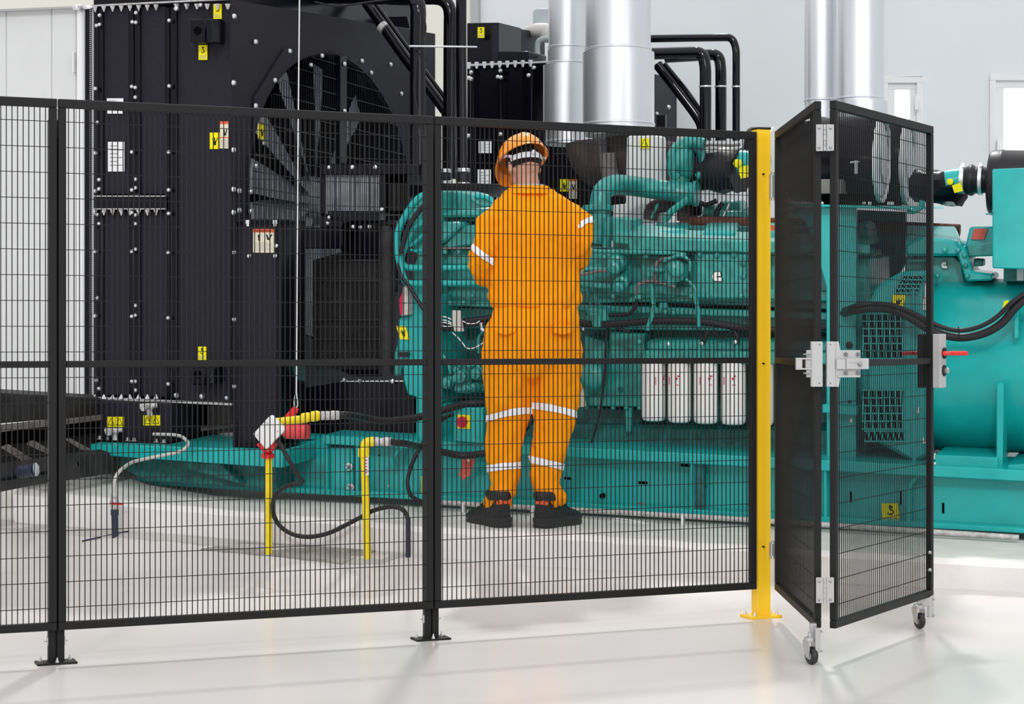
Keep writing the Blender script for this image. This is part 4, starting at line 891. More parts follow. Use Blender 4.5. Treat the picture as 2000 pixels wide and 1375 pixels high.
# turbocharger
tur = thing('turbocharger', 'teal snail-shaped turbocharger with black wrapped body above the engine', 'turbocharger', Gp(1370, 385, 1.9))
mb = MB(); rg = []; c = Gp(1345, 316, 1.85)
for i in range(19):
    a = math.radians(-60 + 290 * i / 18); rr = .085; r0 = .022 + .030 * i / 18
    ctr = c + V((UX, UY, 0)) * 0 + V((math.cos(a) * rr, 0, math.sin(a) * rr * 1.25)); rad_ = (ctr - c).normalized()
    rg.append([ctr + rad_ * math.cos(t_) * r0 + V((0, 1, 0)) * math.sin(t_) * r0 for t_ in [2 * math.pi * k / 12 for k in range(12)]])
mb.rings(rg); build('volute', mb, 'engteal', tur)
mb = MB(); mb.lathe(c - EU * .02, EU, [(.10, -.03), (.105, 0), (.105, .03), (.07, .05)], 20); build('back_plate', mb, 'engteal', tur)
tubeG('volute_neck', 1.85, [(1325, 372), (1330, 345), (1338, 320)], 20, 'engteal', par=tur, n=16); tubeG('outlet_elbow', 1.80, [(1322, 330), (1330, 290), (1352, 276), (1375, 282)], 12, 'engteal', par=tur, n=14)
mb = MB(); a = Gp(1352, 328, 2.0); b_ = Gp(1448, 334, 1.9); ax = (b_ - a)
rg = []
for k in range(7):
    t_ = k / 6; r_ = .128 + .010 * math.sin(k * 2.1); x_, y_ = frame_from(ax); cc = a.lerp(b_, t_)
    rg.append([cc + (x_ * math.cos(2 * math.pi * j / 18) + y_ * math.sin(2 * math.pi * j / 18)) * (r_ + .008 * math.sin(j * 2.3 + k)) for j in range(18)])
mb.rings(rg); build('wrapped_body', mb, 'rubber', tur, label='black wrapped body')
tubeG('wrap_seam', 1.8, [(1358, 286, 1.86), (1390, 283, 1.84), (1430, 284, 1.82), (1446, 282, 1.82)], 3, 'greywrap', par=tur); tubeG('wrapped_inlet', 2.3, [(1285, 300), (1310, 300), (1322, 310)], 24, 'brownwrap', par=tur, n=14)
mb = MB(); mb.tube([Gp(1445, 318, 1.8), Gp(1500, 322, 1.8)], .075, 16); build('inlet_pipe', mb, 'teal', tur)
mb = MB(); mb.lathe(Gp(1441, 319, 1.66), -EV, [(.024, 0), (.024, .012), (.018, .016)], 18); build('yellow_cap', mb, 'sticker', tur, label='round yellow cap')
mb = MB(); mb.prism(g(1.66), [(1440, 327), (1462, 322), (1464, 345), (1447, 349)], .02); build('yellow_label', mb, 'sticker', tur, label='yellow label')
E('small_cooler', 2.0, [(1340, 392), (1355, 392), (1355, 420), (1340, 424)], .2, 'hole', par=tur)
for x0, y0, x1, y1, w in ((1370, 400, 1400, 428, 2.1), (1405, 392, 1448, 430, 2.3), (1388, 412, 1462, 434, 2.0), (1448, 405, 1462, 425, 2.1)): E('rear_housing', w, [(x0 + 3, y0), (x1 - 3, y0), (x1, y1), (x0, y1)], .2, bevel=.012)
tubeG('rear_hose', 1.98, [(1395, 430), (1402, 410), (1412, 396)], 5, 'rubber'); tubeG('rear_hose', 1.98, [(1410, 430), (1418, 412), (1425, 398)], 3, 'bolt'); tubeG('rear_hose', 1.98, [(1365, 395), (1380, 400), (1400, 392)], 5, 'rubber')
# oil filters
for k, (x0, x1, y1) in enumerate(((1253.5, 1300, 823), (1304.5, 1350, 826), (1355, 1403, 828), (1408, 1457, 830), (1462, 1511, 832))):
    cx = (x0 + x1) / 2; s_ = Gp(cx, 760, .98).y / FOC; r_ = (x1 - x0) / 2 * s_; y0 = 705; H = (y1 - y0) * s_
    lab = ['white oil filter canister nearest the worker, first of the row', 'second white oil filter canister from the worker', 'third white oil filter canister from the worker', 'fourth white oil filter canister from the worker, left of the yellow post', 'white oil filter canister hidden behind the yellow post'][k]
    base = Gp(cx, y1, .98); f = thing('oil_filter', lab, 'oil filter', base, 'white oil filter canisters')
    mb = MB(); mb.lathe(base, V((0, 0, 1)), [(r_ * .55, 0), (r_ * .86, .006), (r_ * .97, .018), (r_, .034), (r_, H)], 28); build('canister', mb, 'white', f)
    mb = MB(); mb.lathe(base + V((0, 0, H)), V((0, 0, 1)), [(r_ * 1.04, 0), (r_ * 1.04, .02)], 28); build('mounting_head', mb, 'engteal', f)
    mb = MB(); off = (18, -10, 2, -6, 0)[k]
    def fl(a0, z0, a1, z1):
        n_ = 3; pts = []
        for i in range(n_):
            A_, B_ = a0 + (a1 - a0) * i / n_, a0 + (a1 - a0) * (i + 1) / n_
            c4 = [base + V((math.sin(q_) * (r_ + .0012), -math.cos(q_) * (r_ + .0012), zz)) for q_, zz in ((A_, z0), (B_, z0), (B_, z1), (A_, z1))]
            mb.loft(c4, [k_ + (base + V((0, 0, k_.z - base.z)) - k_) * .03 for k_ in c4])
    an = off / (r_ / s_) ; zt = (y1 - 737) * s_
    fl(an, zt - 5 * s_, an + .14, zt); fl(an + .14, zt + 1.5 * s_, an + .34, zt + 4 * s_); fl(an + .18, zt - 3 * s_, an + .24, zt); fl(an, zt - 15 * s_, an + .32, zt - 13.6 * s_)
    for j in range(3): fl(an - .75 + j * .05, zt - 14 * s_, an - .735 + j * .05, zt + 1 * s_)
    build('printed_mark', mb, 'redink', f, smooth=0, label='small red printed mark')
E('filter_header', .93, [(1258, 684), (1640, 690), (1640, 712), (1252, 710)], .30, 'engteal', .008)
E('filter_header_top', 1.02, [(1262, 664), (1640, 668), (1640, 690), (1262, 686)], .3, 'engteal', .015)
mb = MB()
for x in (1341, 1366, 1391, 1440, 1482): mb.tube([Gp(x, 673, .92), Gp(x, 706, .92)], .010, 8)
build('header_ribs', mb, 'engteal', en, kind='stuff')
mb = MB(); mb.sphere(Gp(1370, 671, .90), .012, 6); mb.sphere(Gp(1436, 668, .90), .012, 6); mb.sphere(Gp(1140, 643, .95), .01, 5); mb.sphere(Gp(1305, 672, .93), .012, 5); build('wire_terminals', mb, 'bolt', en, kind='stuff')
mb = MB(); mb.lathe(Gp(1212, 759, 1.17), -EV, [(.014, 0), (.014, .008), (.009, .008), (.009, .002)], 14); mb.lathe(Gp(1224, 866, 1.10), -EV, [(.012, 0), (.012, .02)], 12); build('plug', mb, 'shadeteal', en)
mb = MB(); mb.lathe(Gp(1158, 735, 1.08), -EV, [(.075, 0), (.075, .05), (.05, .07), (.03, .08)], 22); build('water_pump_cover', mb, 'engteal', en, bevel=.003)
mb = MB(); mb.prism(g(1.06), [(1124, 755), (1139, 755), (1144, 794), (1124, 796)], .01); build('paper_tag', mb, 'cream', en, label='cream paper tag')
# ---- engine rear cover, right of the gate
rc = en
E('rear_gear_cover', 1.30, [(1768, 500), (1862, 500), (1878, 512), (1884, 548), (1880, 575), (1768, 575)], .5, 'engteal', .008)
E('rear_hood', 1.20, [(1768, 478), (1800, 462), (1858, 468), (1872, 476), (1880, 500), (1768, 500)], .4, 'teal', .014)
loftG('rear_hood_top', [(1768, 470), (1880, 478), (1880, 500), (1768, 498)], 1.22, [(1768, 440), (1866, 442), (1874, 462), (1768, 462)], 1.8, 'teal')
E('rear_shoulder', 1.18, [(1868, 492), (1884, 478), (1898, 530), (1938, 535), (1938, 548), (1886, 550)], .3, 'teal', .01)
E('breather_box', 1.30, [(1886, 478), (1894, 443), (1945, 443), (1945, 495), (1890, 498)], .3, 'teal', .008)
E('breather_front', 1.22, [(1888, 478), (1930, 474), (1945, 470), (1945, 500), (1890, 502)], .2, 'engteal', .008)
mb = MB(); mb.prism(g(1.285), [(1903, 446), (1929, 447), (1922, 468), (1896, 467)], .01); build('red_label', mb, 'salmon', en, label='salmon red label')
mb = MB(); mb.prism(g(1.25), [(1500, 440), (1516, 440), (1516, 456), (1500, 470)], .01); build('red_label', mb, 'salmon', en, label='salmon red label')
E('linkage', 1.28, [(1902, 505), (1920, 506), (1920, 520), (1902, 520)], .1, 'shadeteal')
mb = MB()
for x, y in ((1847, 489), (1873, 489), (1886, 499), (1888, 519), (1891, 539), (1833, 539)): mb.bolt(g(1.17).pt(x - 2, y), -EV, .014)
build('cover_bolts', mb, 'engteal', en, kind='stuff')
emblem(en, g(1.29), 1838, 511, 1851, 524)
for x, y in ((1780, 498), (1795, 495), (1808, 505)): 
    mb = MB(); mb.sphere(Gp(x, y, 1.25), .02, 5); build('small_fitting', mb, 'engteal', en)
tubeG('coolant_loop', 1.22, [(1770, 483), (1798, 483), (1808, 492), (1808, 508), (1775, 510)], 3, 'engteal')
# ================================================================ MUFFLER STAND, ALTERNATOR, RIGHT SIDE
st = thing('muffler_stand', 'bright teal sheet steel stand carrying the two black mufflers, behind the gate', 'stand', Gp(1640, 905, .95))
gp('deck_plate', .90, [(1533, 398), (1768, 404), (1775, 409), (1535, 403)], 1.3, 'teal', st)
gp('side_plate', .97, [(1545, 405), (1672, 405), (1672, 905), (1614, 905), (1614, 560), (1603, 522), (1590, 470), (1572, 432), (1548, 420)], .03, 'teal', st)
gp('rear_panel', 1.9, [(1672, 410), (1769, 414), (1769, 514), (1750, 545), (1700, 558), (1672, 540)], .05, 'shadeteal', st)  # shade under the deck plate put into the darker teal
mb = MB(); mb.lathe(g(.965).pt(1659, 674), -EV, [(.018, -.002), (.018, .008), (.010, .012)], 16); mb.lathe(g(.965).pt(1660, 784), -EV, [(.008, 0), (.008, .01)], 10); build('rubber_plug', mb, 'rubber', st)
gp('foot_bracket', .90, [(1606, 790), (1672, 795), (1672, 812), (1606, 806)], .1, 'teal', st)
mb = MB()
for x in (1688, 1698, 1736, 1742): mb.lathe(Gp(x, 400, 1.0), V((0, 0, 1)), [(.01, 0), (.01, .015)], 8)
mb.lathe(g(.89).pt(1635, 820), -EV, [(.01, 0), (.01, .01)], 8); mb.lathe(g(.89).pt(1663, 821), -EV, [(.01, 0), (.01, .01)], 8)
build('stand_bolts', mb, 'bolt', st, kind='stuff')
gp('rib', .96, [(1806, 405), (1812, 405), (1812, 410), (1806, 410)], .1, 'teal', st, 0)
tubeG('bent_bracket', 1.0, [(1772, 412), (1785, 412), (1798, 404), (1802, 392)], 6, 'teal', par=st)
# engine flywheel housing seen through the gap between plate and rear panel
for k, (y0, y1) in enumerate(((432, 478), (484, 505), (510, 545))):
    E('flywheel_housing', 1.35 + k * .03, [(1675, y0), (1690 + k * 10, y0), (1700 + k * 8, y1), (1675, y1)], .3, 'engteal', .015)
def cyl(name, par, x0, x1, yc, rpx, w, m, n=56, capm=None, caps=None, label=None):
    a = Gp(x0, yc, w); b_ = Gp(x1, yc, w); r_ = rpx * b_.y / FOC; mb = MB(); mb.lathe(a, b_ - a, [(r_ * .94, 0), (r_, .02), (r_, (b_ - a).length)], n)
    return build(name, mb, m, par, label=label), a, b_, r_
for k, (x0, x1, w, lab) in enumerate(((1548, 1722, 1.45, 'near black muffler drum with pale dished end, behind the gate'), (1640, 1773, 1.95, 'far black muffler drum with pale dished end, behind the gate'))):
    mu = thing('muffler', lab, 'muffler', Gp((x0 + x1) / 2, 394, w), 'black muffler drums')
    o, a, b_, r_ = cyl('drum', mu, x0, x1, 311 + k * 5, 84, w, 'glossblack')
    d = (b_ - a).normalized()
    mb = MB(); mb.lathe(b_, d, [(r_ * 1.01, -.01), (r_ * 1.01, .012), (r_ * .96, .012), (r_ * .93, -.004), (r_ * .6, .012), (r_ * .3, .018), (.001, .02)], 40); build('end_cap', mb, 'white', mu, label='pale dished end cap')
    mb = MB(); x_, y_ = frame_from(d)
    rr = [b_ + d * .014 + V((0, 0, 1)) * math.sin(t_) * r_ * .55 + d.cross(V((0, 0, 1))) * math.cos(t_) * r_ * .55 for t_ in [2 * math.pi * i / 32 for i in range(32)]]
    mb.tube(rr + [rr[0]], .004, 6); build('end_ring', mb, 'zinc', mu)
    mb = MB(); c0_ = Gp((x0 * .3 + x1 * .7), 322, w - .2); mb.tube([c0_ + V((0, -.03, .02)), c0_ + V((0, -.03, -.05))], .008, 8); mb.tube([c0_ + V((-.03, -.03, .01)), c0_ + V((.02, -.03, .015))], .006, 8); build('band_clamp_screw', mb, 'bolt', mu)
    mb = MB()
    for xx in (x0 + 30, x1 - 26):
        p_ = Gp(xx, 311 + k * 5, w); mb.lathe(p_, d, [(r_ * 1.012, 0), (r_ * 1.012, .03)], 40, caps=False)
    build('strap_band', mb, 'glossblack', mu)
    gp('saddle', w - .1, [(x1 - 118, 372), (x1 - 20, 372), (x1 - 25, 402), (x1 - 113, 402)], .25, 'hole', mu)
mb = MB(); mb.rect(g(1.15), 1604, 350, 1642, 378, .2); build('bracket_plate', mb, 'greywrap', st, label='dusty grey bracket')
o, a, b_, r_ = cyl('far_air_filter', None, 1462, 1508, 294, 46, 2.6, 'glossblack'); tag(o, 'black air filter drum with white end, showing between the yellow post and the gate', 'air filter')
mb = MB(); d = (b_ - a).normalized(); mb.lathe(b_, d, [(r_, 0), (r_, .012), (r_ * .5, .02)], 30); build('filter_end', mb, 'white', o, label='white end')
# alternator
al = thing('generator', 'big teal generator drum with louvred end, right of the gate', 'generator', Gp(1870, 925, 1.3))
def drum(name, x0, x1, yc, prof, w, m, n=56):   # prof: (px, radius_px)
    c0_ = Gp(x0, yc, w); c1 = Gp(x1, yc, w); d = (c1 - c0_); L = d.length; s_ = Gp(1850, yc, w).y / FOC
    mb = MB(); mb.lathe(c0_, d, [(r_ * s_, L * (x - x0) / (x1 - x0)) for x, r_ in prof], n); return build(name, mb, m, al, smooth=28)
AW = 1.42
drum('drum_body', 1828, 2300, 714, [(1828, 150), (1832, 163), (1842, 168), (2300, 168)], AW, 'teal')
drum('end_bell', 1684, 1832, 720, [(1684, 130), (1700, 150), (1716, 168), (1775, 172), (1790, 180), (1826, 180), (1832, 176)], AW, 'teal')
gp('end_frame', .945, [(1690, 600), (1716, 556), (1760, 530), (1812, 530), (1812, 890), (1785, 905), (1706, 860), (1690, 800)], .4, 'teal', al, .02)
mb = MB()
def louvre(x0, y0, x1, y1, nx, ny, w, sl=0, nm='louvre_panel'):
    bp = MB(); bp.prism(g(w + .012), [(x0 + sl, y0), (x1 + sl, y0), (x1, y1), (x0, y1)], .01); lv = build(nm, bp, 'hole', al, smooth=0)
    f = MB()
    for i in range(nx + 1):
        x = x0 + (x1 - x0) * i / nx; f.prism(g(w), [(x + sl + 2, y0), (x + sl + 3.4, y0), (x + .4, y1), (x - 1, y1)], .014)
    for j in range(ny + 1):
        y = y0 + (y1 - y0) * j / ny; s0 = sl * (1 - j / ny); f.rect(g(w - .002), x0 + s0 - 2, y - 1.2, x1 + s0 + 2, y + 1.2, .018)
    build('louvre_bars', f, 'teal', lv, smooth=0, kind='stuff')
louvre(1685, 613, 1762, 700, 15, 6, .925); louvre(1684, 762, 1762, 838, 15, 5, .925); louvre(1748, 538, 1790, 572, 8, 4, .925, 14)
louvre(1690, 842, 1765, 862, 14, 1, .925)
gp('edge_strip', .93, [(1781, 560), (1786, 560), (1788, 905), (1782, 905)], .03, 'teal', al, .002)
gp('foot_gusset', .92, [(1946, 752), (1950, 748), (1957, 748), (1960, 752), (1958, 918), (1946, 918)], .2, 'teal', al)
gp('foot_gusset', .92, [(1980, 606), (1989, 604), (1989, 660), (1984, 663), (1980, 660)], .1, 'teal', al)
gp('foot_plate', .88, [(1826, 888), (1948, 894), (1948, 913), (1826, 907)], .5, 'teal', al)
gp('foot_plate', .88, [(1968, 908), (2100, 900), (2100, 925), (1968, 918)], .5, 'teal', al)
mb = MB()
for x, y in ((1826, 893), (1793, 803), (1804, 862), (1801, 690)): mb.lathe(g(.90).pt(x, y), V((0, 0, 1)), [(.010, -.01), (.010, .006), (.006, .006), (.006, .02)], 8)
build('frame_bolts', mb, 'bolt', al, kind='stuff')
sticker(al, g(.935), 1744, 576, 1768, 600, 'hand', slant=-3); sticker(al, g(.93), 1808, 548, 1817, 605, 'handtext', 'whitesticker', slant=-6, label='white warning label'); 
mb = MB(); mb.prism(g(1.0), [(1961, 588), (1970, 586), (1968, 600), (1957, 605)], .01); build('yellow_tag', mb, 'sticker', al, label='yellow tag')
# control box and air filter at right edge
cb = thing('control_box', 'teal sheet metal terminal box at the right edge', 'control box', Gp(1990, 523, .9))
gp('box_body', .86, [(1938, 330), (2120, 324), (2120, 530), (1938, 524)], .7, 'teal', cb, .006)
gp('box_stand', 1.2, [(1960, 524), (2110, 528), (2110, 552), (1960, 550)], .3, 'shadeteal', cb)
mb = MB(); mb.rect(g(1.05), 2002, 524, 2020, 548, .05); mb.rect(g(1.0), 1986, 524, 1998, 548, .04); build('box_leg', mb, 'paleblue', cb)
mb = MB(); mb.tube([Gp(1925, 418, .9), Gp(1940, 418, .9)], .004, 6); mb.bolt(g(.85).pt(1940, 414), V((-1, 0, 0)), .008); build('latch_pin', mb, 'engteal', cb)
af = thing('air_filter', 'large black air filter drum above the teal terminal box at the right edge', 'air filter', Gp(1990, 420, 1.45))
a = Gp(1932, 357, 1.5); b_ = Gp(2140, 360, 1.5); d = (b_ - a); r_ = 64 * a.y / FOC
mb = MB(); mb.lathe(a, d, [(r_ * .88, 0), (r_ * .98, .012), (r_, .03), (r_, .055), (r_ * 1.015, .06), (r_ * 1.015, .07), (r_, .075), (r_, d.length)], 40); build('filter_drum', mb, 'rubber', af)
du = thing('air_hose', 'black rubber hose with steel clamps running into the right air filter', 'air hose', Gp(1880, 385, 1.6))
def bel(x0, x1, yc, prof, w, m, name, par, label=None):
    c0_ = Gp(x0, yc[0], w); c1 = Gp(x1, yc[1], w); d = c1 - c0_; s_ = c0_.y / FOC; mb = MB()
    mb.lathe(c0_, d, [(r_ * s_, d.length * t_) for t_, r_ in prof], 28); return build(name, mb, m, par, smooth=50, label=label)
bel(1877, 1934, (352, 352), [(0, 25), (.15, 25), (.22, 27), (.32, 31), (.42, 30), (.5, 26), (.56, 26), (.62, 29), (.72, 26), (1, 24)], 1.5, 'rubber', 'bellows', du)
bel(1876, 1884, (351, 351), [(0, 27.5), (1, 27.5)], 1.5, 'steel', 'hose_clamp', du, 'silver clamp'); bel(1912, 1919, (352, 352), [(0, 29.5), (1, 29.5)], 1.5, 'steel', 'hose_clamp', du, 'silver clamp')
mb = MB()
for x in (1881, 1916): mb.rect(g(1.45), x - 4, 318, x + 3, 323, .02)
build('clamp_screw', mb, 'bolt', du)
bel(1850, 1880, (358, 352), [(0, 26), (.5, 26), (1, 24)], 1.5, 'teal', 'metal_elbow', du, 'teal metal elbow')
mb = MB(); a = Gp(1790, 362, 1.6); b_ = Gp(1876, 368, 1.5); x_, y_ = frame_from(b_ - a); rg = []
for k in range(8):
    cc = a.lerp(b_, k / 7); rg.append([cc + (x_ * math.cos(2 * math.pi * j / 16) + y_ * math.sin(2 * math.pi * j / 16)) * (.085 + .006 * math.sin(j * 2.7 + k * 1.3)) + (V((0, 0, -.012)) * (k / 7) if math.sin(2 * math.pi * j / 16) < 0 else V((0, 0, 0))) for j in range(16)])
mb.rings(rg); build('wrapped_section', mb, 'glossblack', du, label='black wrapped section')
mb = MB(); mb.lathe(Gp(1856, 355, 1.36), -EV, [(.017, 0), (.017, .012), (.012, .016)], 18); build('yellow_cap', mb, 'sticker', du, label='round yellow cap')
mb = MB(); mb.prism(g(1.37), [(1859, 362), (1876, 357), (1881, 373), (1864, 377)], .01); build('yellow_label', mb, 'sticker', du, label='yellow label')
# heavy power cables over the generator
def cable(pts, rpx, w, lab, grp='power cables on the generator', m='rubber'):
    mb = tubeG('x', w, pts, rpx, ret=True, n=14); return build('power_cable', mb, m, None, smooth=40, label=lab, cat='cable', group=grp)
cable([(1645, 612, 1.0), (1672, 606), (1705, 602), (1745, 606), (1785, 625), (1815, 644), (1850, 656), (1885, 659), (1925, 650), (1958, 630), (1982, 602), (2015, 572)], 8, .84, 'thick lower black power cable sagging across the generator')
cable([(1645, 606, 1.0), (1672, 597), (1705, 593), (1745, 597), (1785, 612), (1815, 628), (1850, 642), (1882, 645), (1918, 636), (1948, 618), (1975, 592), (2010, 566)], 4.5, .82, 'thin upper black power cable sagging across the generator')
cable([(1645, 610, 1.0), (1672, 601), (1705, 597), (1745, 602), (1785, 620), (1815, 638), (1840, 650)], 5, .86, 'short middle black power cable above the louvres')
mb = MB()
for x, y in ((1872, 650), (1968, 606), (1742, 602)): 
    pp = Gp(x, y, .80); mb.tube([pp + V((0, 0, .03)), pp - V((0, .01, 0)), pp - V((0, 0, .03))], .003, 6)
build('cable_tie', mb, 'rubber', None, label='narrow black ties binding the power cables together', cat='cable tie', kind='stuff')
# ================================================================ EXHAUST DUCTS
def duct(lab, segs, w, grp=None):
    cx, yb_ = segs[-1][0], segs[-1][3]; t = thing('exhaust_duct', lab, 'duct', Gp(cx, yb_, w), grp)
    for (cx, r_, y0, y1) in segs:
        a = Gp(cx, y1, w); b_ = Gp(cx, y0, w); s_ = a.y / FOC; a.x = b_.x = (a.x + b_.x) / 2; H = b_.z - a.z; R_ = r_ * s_
        mb = MB(); prof = [(R_, 0), (R_, .012), (R_ + .006, .016), (R_ + .006, .022), (R_, .026)]
        if H > .5: prof += [(R_, H - .085), (R_ + .006, H - .080), (R_ + .006, H - .074), (R_, H - .07)]
        prof += [(R_, H)]; mb.lathe(V((a.x, a.y, a.z)), V((0, 0, 1)), prof, 48); build('duct_section', mb, 'steel', t, smooth=30)
    return t
duct('left silver exhaust duct of the pair behind the worker', [(1109, 38, -240, 99), (1108, 39, 99, 130), (1105, 44, 128, 252), (1112, 46, 250, 283)], 2.75, 'silver exhaust ducts')
duct('right thicker silver exhaust duct of the pair behind the worker', [(1207, 64, -240, 104), (1208, 70, 104, 250), (1211, 68, 248, 266)], 2.25, 'silver exhaust ducts')
duct('left silver exhaust duct above the folding gate', [(1604, 32, -240, 203), (1606, 33, 203, 240)], 2.0, 'silver exhaust ducts')
duct('right thicker silver exhaust duct above the folding gate', [(1680, 46, -240, 200), (1684, 49, 200, 245)], 1.9, 'silver exhaust ducts')
for nm, pts, r_, w, m in (('left brown wrapped exhaust elbow under the silver ducts', [(1138, 278), (1142, 300), (1158, 325), (1190, 345), (1230, 352)], 34, 2.7, 'brownwrap'),
                          ('right brown wrapped exhaust elbow under the silver ducts', [(1222, 262), (1224, 285), (1238, 312), (1268, 330), (1300, 338)], 40, 2.35, 'brownwrap'),
                          ('dusty grey wrapped pipe between the two brown elbows', [(1196, 362), (1190, 330), (1188, 300)], 17, 2.25, 'greywrap'),
                          ('brown wrapped pipe piece beside the crossover pipe', [(1270, 430), (1278, 405), (1330, 402), (1336, 430)], 14, 1.9, 'brownwrap')):
    mb = tubeG('x', w, pts, r_, ret=True, n=20); build('wrapped_exhaust_pipe', mb, m, None, label=nm, cat='exhaust pipe')
gb = thing('junction_box', 'tall pale grey box with yellow triangle sticker behind the teal crossover pipe', 'box', Gp(1256, 440, 2.05))
gp('box_shell', 2.0, [(1224, 268), (1228, 265), (1286, 265), (1290, 270), (1290, 436), (1197, 436), (1197, 400), (1222, 398)], .12, 'offwhite', gb, .006)
sticker(gb, g(1.99), 1250, 270, 1268, 290, 'tri', name='triangle_label')
# ================================================================ COOLANT PIPES OF THE NEAR RADIATOR
cp = thing('coolant_pipe', 'thick black coolant pipe bending down in front of the fan, nearest of three', 'pipe', Gp(817, 350, 1.6), 'black coolant pipes beside the fan')
tubeG('pipe_run', 1.6, [(560, -14, 2.2), (640, -8, 2.1), (740, -6, 1.8), (818, -4, 1.6), (816, 60, 1.6), (816, 348, 1.6)], 15.5, 'pipeblack', par=cp, n=20, sm='fil', rad=.17)
def coup(par, x, r_, w, ys):
    for k, (y0, y1) in enumerate(ys):
        a = Gp(x, y1, w); b_ = Gp(x, y0, w); s_ = a.y / FOC; mb = MB(); mb.lathe(a, V((0, 0, 1)), [(r_ * s_, 0), (r_ * s_, (y1 - y0) * s_)], 20)
        build('steel_clamp' if k != 1 else 'rubber_sleeve', mb, 'steel' if k != 1 else 'rubber', par, bevel=.003)
coup(cp, 812, 18, 1.55, ((347, 358), (359, 374), (375, 387)))
cp2 = thing('coolant_pipe', 'middle black coolant pipe bending down behind the fence post', 'pipe', Gp(878, 350, 2.0), 'black coolant pipes beside the fan')
tubeG('pipe_run', 2.1, [(780, -4), (880, -4), (879, 70), (878, 350)], 13, 'pipeblack', par=cp2, n=18, sm='fil', rad=.2)
coup(cp2, 870, 11, 2.0, ((330, 338), (339, 352), (353, 362)))
cp3 = thing('coolant_pipe', 'straight upright black coolant pipe, rightmost of three beside the fan', 'pipe', Gp(901, 366, 1.9), 'black coolant pipes beside the fan')
tubeG('pipe_run', 1.9, [(901, -60), (901, 150), (903, 350)], 10.5, 'pipeblack', par=cp3, n=18)
coup(cp3, 904, 14, 1.85, ((329, 337), (338, 355), (356, 363)))
cp4 = thing('coolant_pipe', 'slanting black coolant pipe crossing behind the nearest upright pipe', 'pipe', Gp(870, 300, 2.3), 'black coolant pipes beside the fan')
tubeG('pipe_run', 2.4, [(716, 5), (790, 110), (862, 205), (874, 235), (876, 350)], 11, 'pipeblack', par=cp4, n=16); tubeG('thin_pipe', 2.35, [(732, 5), (805, 105), (872, 195), (886, 225), (887, 340)], 4, 'pipeblack', par=cp4, n=10)
tubeG('white_band', 2.38, [(744, 51), (751, 57)], 12, 'dirty', par=cp4, n=14, sm=None)
mb = MB(); pl_ = g(1.45)
mb.prism(pl_, [(799, 88), (930, 90), (930, 93), (799, 92)], .02); build('pipe_clamp_bar', mb, 'steel', None, label='silver clamp bar tying the three black pipes together', cat='clamp', bevel=.002)
mb = MB(); mb.tube(bez([Gp(615, 4, 1.5), Gp(660, 12, 1.5), Gp(720, 4, 1.5), Gp(800, -6, 1.5)], 5), .006, 6); mb.tube(bez([Gp(826, 28, 1.48), Gp(831, 60, 1.48), Gp(815, 110, 1.48), Gp(809, 180, 1.48), Gp(822, 250, 1.48), Gp(828, 340, 1.48)], 5), .007, 6)
build('sensor_cable', mb, 'rubber', None, label='thin black sensor cable wound along the nearest coolant pipe', cat='cable')
lug = MB(); lug.prism(g(2.9), [(757, 33), (795, 32), (800, 55), (760, 50)], .03); lg = build('lifting_plate', lug, 'glossblack', rad)
# ================================================================ FAR MACHINE
r2 = thing('far_radiator', 'black radiator housing of the far machine, behind the silver ducts', 'radiator', Gp(1000, 420, 5.0))
gp('core_housing', 5.0, [(912, 133), (1068, 122), (1100, 122), (1100, 560), (912, 560)], .8, 'glossblack', r2)
for x in (918, 972, 1032): gp('flange', 4.95, [(x, 130 - (x - 912) * .06), (x + 7, 130 - (x - 912) * .06), (x + 7, 560), (x, 560)], .06, 'glossblack', r2, .006)
gp('upper_box', 5.0, [(912, 45), (974, 44), (974, 130), (912, 132)], .5, 'glossblack', r2)
mb = MB(); mb.loft([Gp(974, 48, 5.0), Gp(1064, 66, 7.0), Gp(1064, 125, 7.0), Gp(974, 125, 5.0)], [p_ - V((.05, 0, 0)) for p_ in (Gp(974, 48, 5.0), Gp(1064, 66, 7.0), Gp(1064, 125, 7.0), Gp(974, 125, 5.0))]); build('receding_side', mb, 'black', r2)
gp('lower_box', 4.95, [(972, 101), (1030, 100), (1033, 103), (1033, 122), (972, 124)], .4, 'glossblack', r2)
mb = MB(); mb.prism(g(4.9), [(914, 125), (1070, 119), (1070, 122), (914, 129)], .05)
for x in range(916, 1050, 15): mb.lathe(Gp(x, 127 - (x - 914) * .035, 4.9), V((0, 0, -1)), [(.018, -.02), (.018, 0), (.008, .03)], 6)
for x, y in ((921, 141), (917, 152), (921, 154), (978, 138), (973, 150), (979, 151), (1033, 147), (1043, 132), (916, 265), (978, 262), (973, 330), (978, 378), (974, 388)): mb.bolt(g(4.93).pt(x, y), -EV, .018)
build('panel_bolts', mb, 'bolt', r2, kind='stuff')
sticker(r2, g(4.94), 933, 53, 946, 74, 'hook'); sticker(r2, g(4.94), 935, 276, 960, 299, 'text', 'whitesticker', 'data_plate', label='white data plate'); sticker(r2, g(4.94), 933, 331, 959, 374, 'text', 'whitesticker', 'data_plate', label='white data plate')
sticker(r2, g(3.985), 1094, 350, 1110, 374, 'hand'); sticker(r2, g(3.985), 1111, 350, 1127, 388, 'handtext', 'cream', label='cream and red warning label')
gp('shroud_face', 5.0, [(1066, 140), (1140, 140), (1140, 560), (1066, 560)], .5, 'glossblack', r2)
R2U = Ucoord(1140, 5.0)
mb = MB(); q = FPlane(R2U); mb.loft([q.pt(1140, 120), q.pt(1357, 159), q.pt(1357, 330), q.pt(1140, 400)], [p_ - V((UX, UY, 0)) * .5 for p_ in (q.pt(1140, 120), q.pt(1357, 159), q.pt(1357, 330), q.pt(1140, 400))]); build('fan_face', mb, 'black', r2)
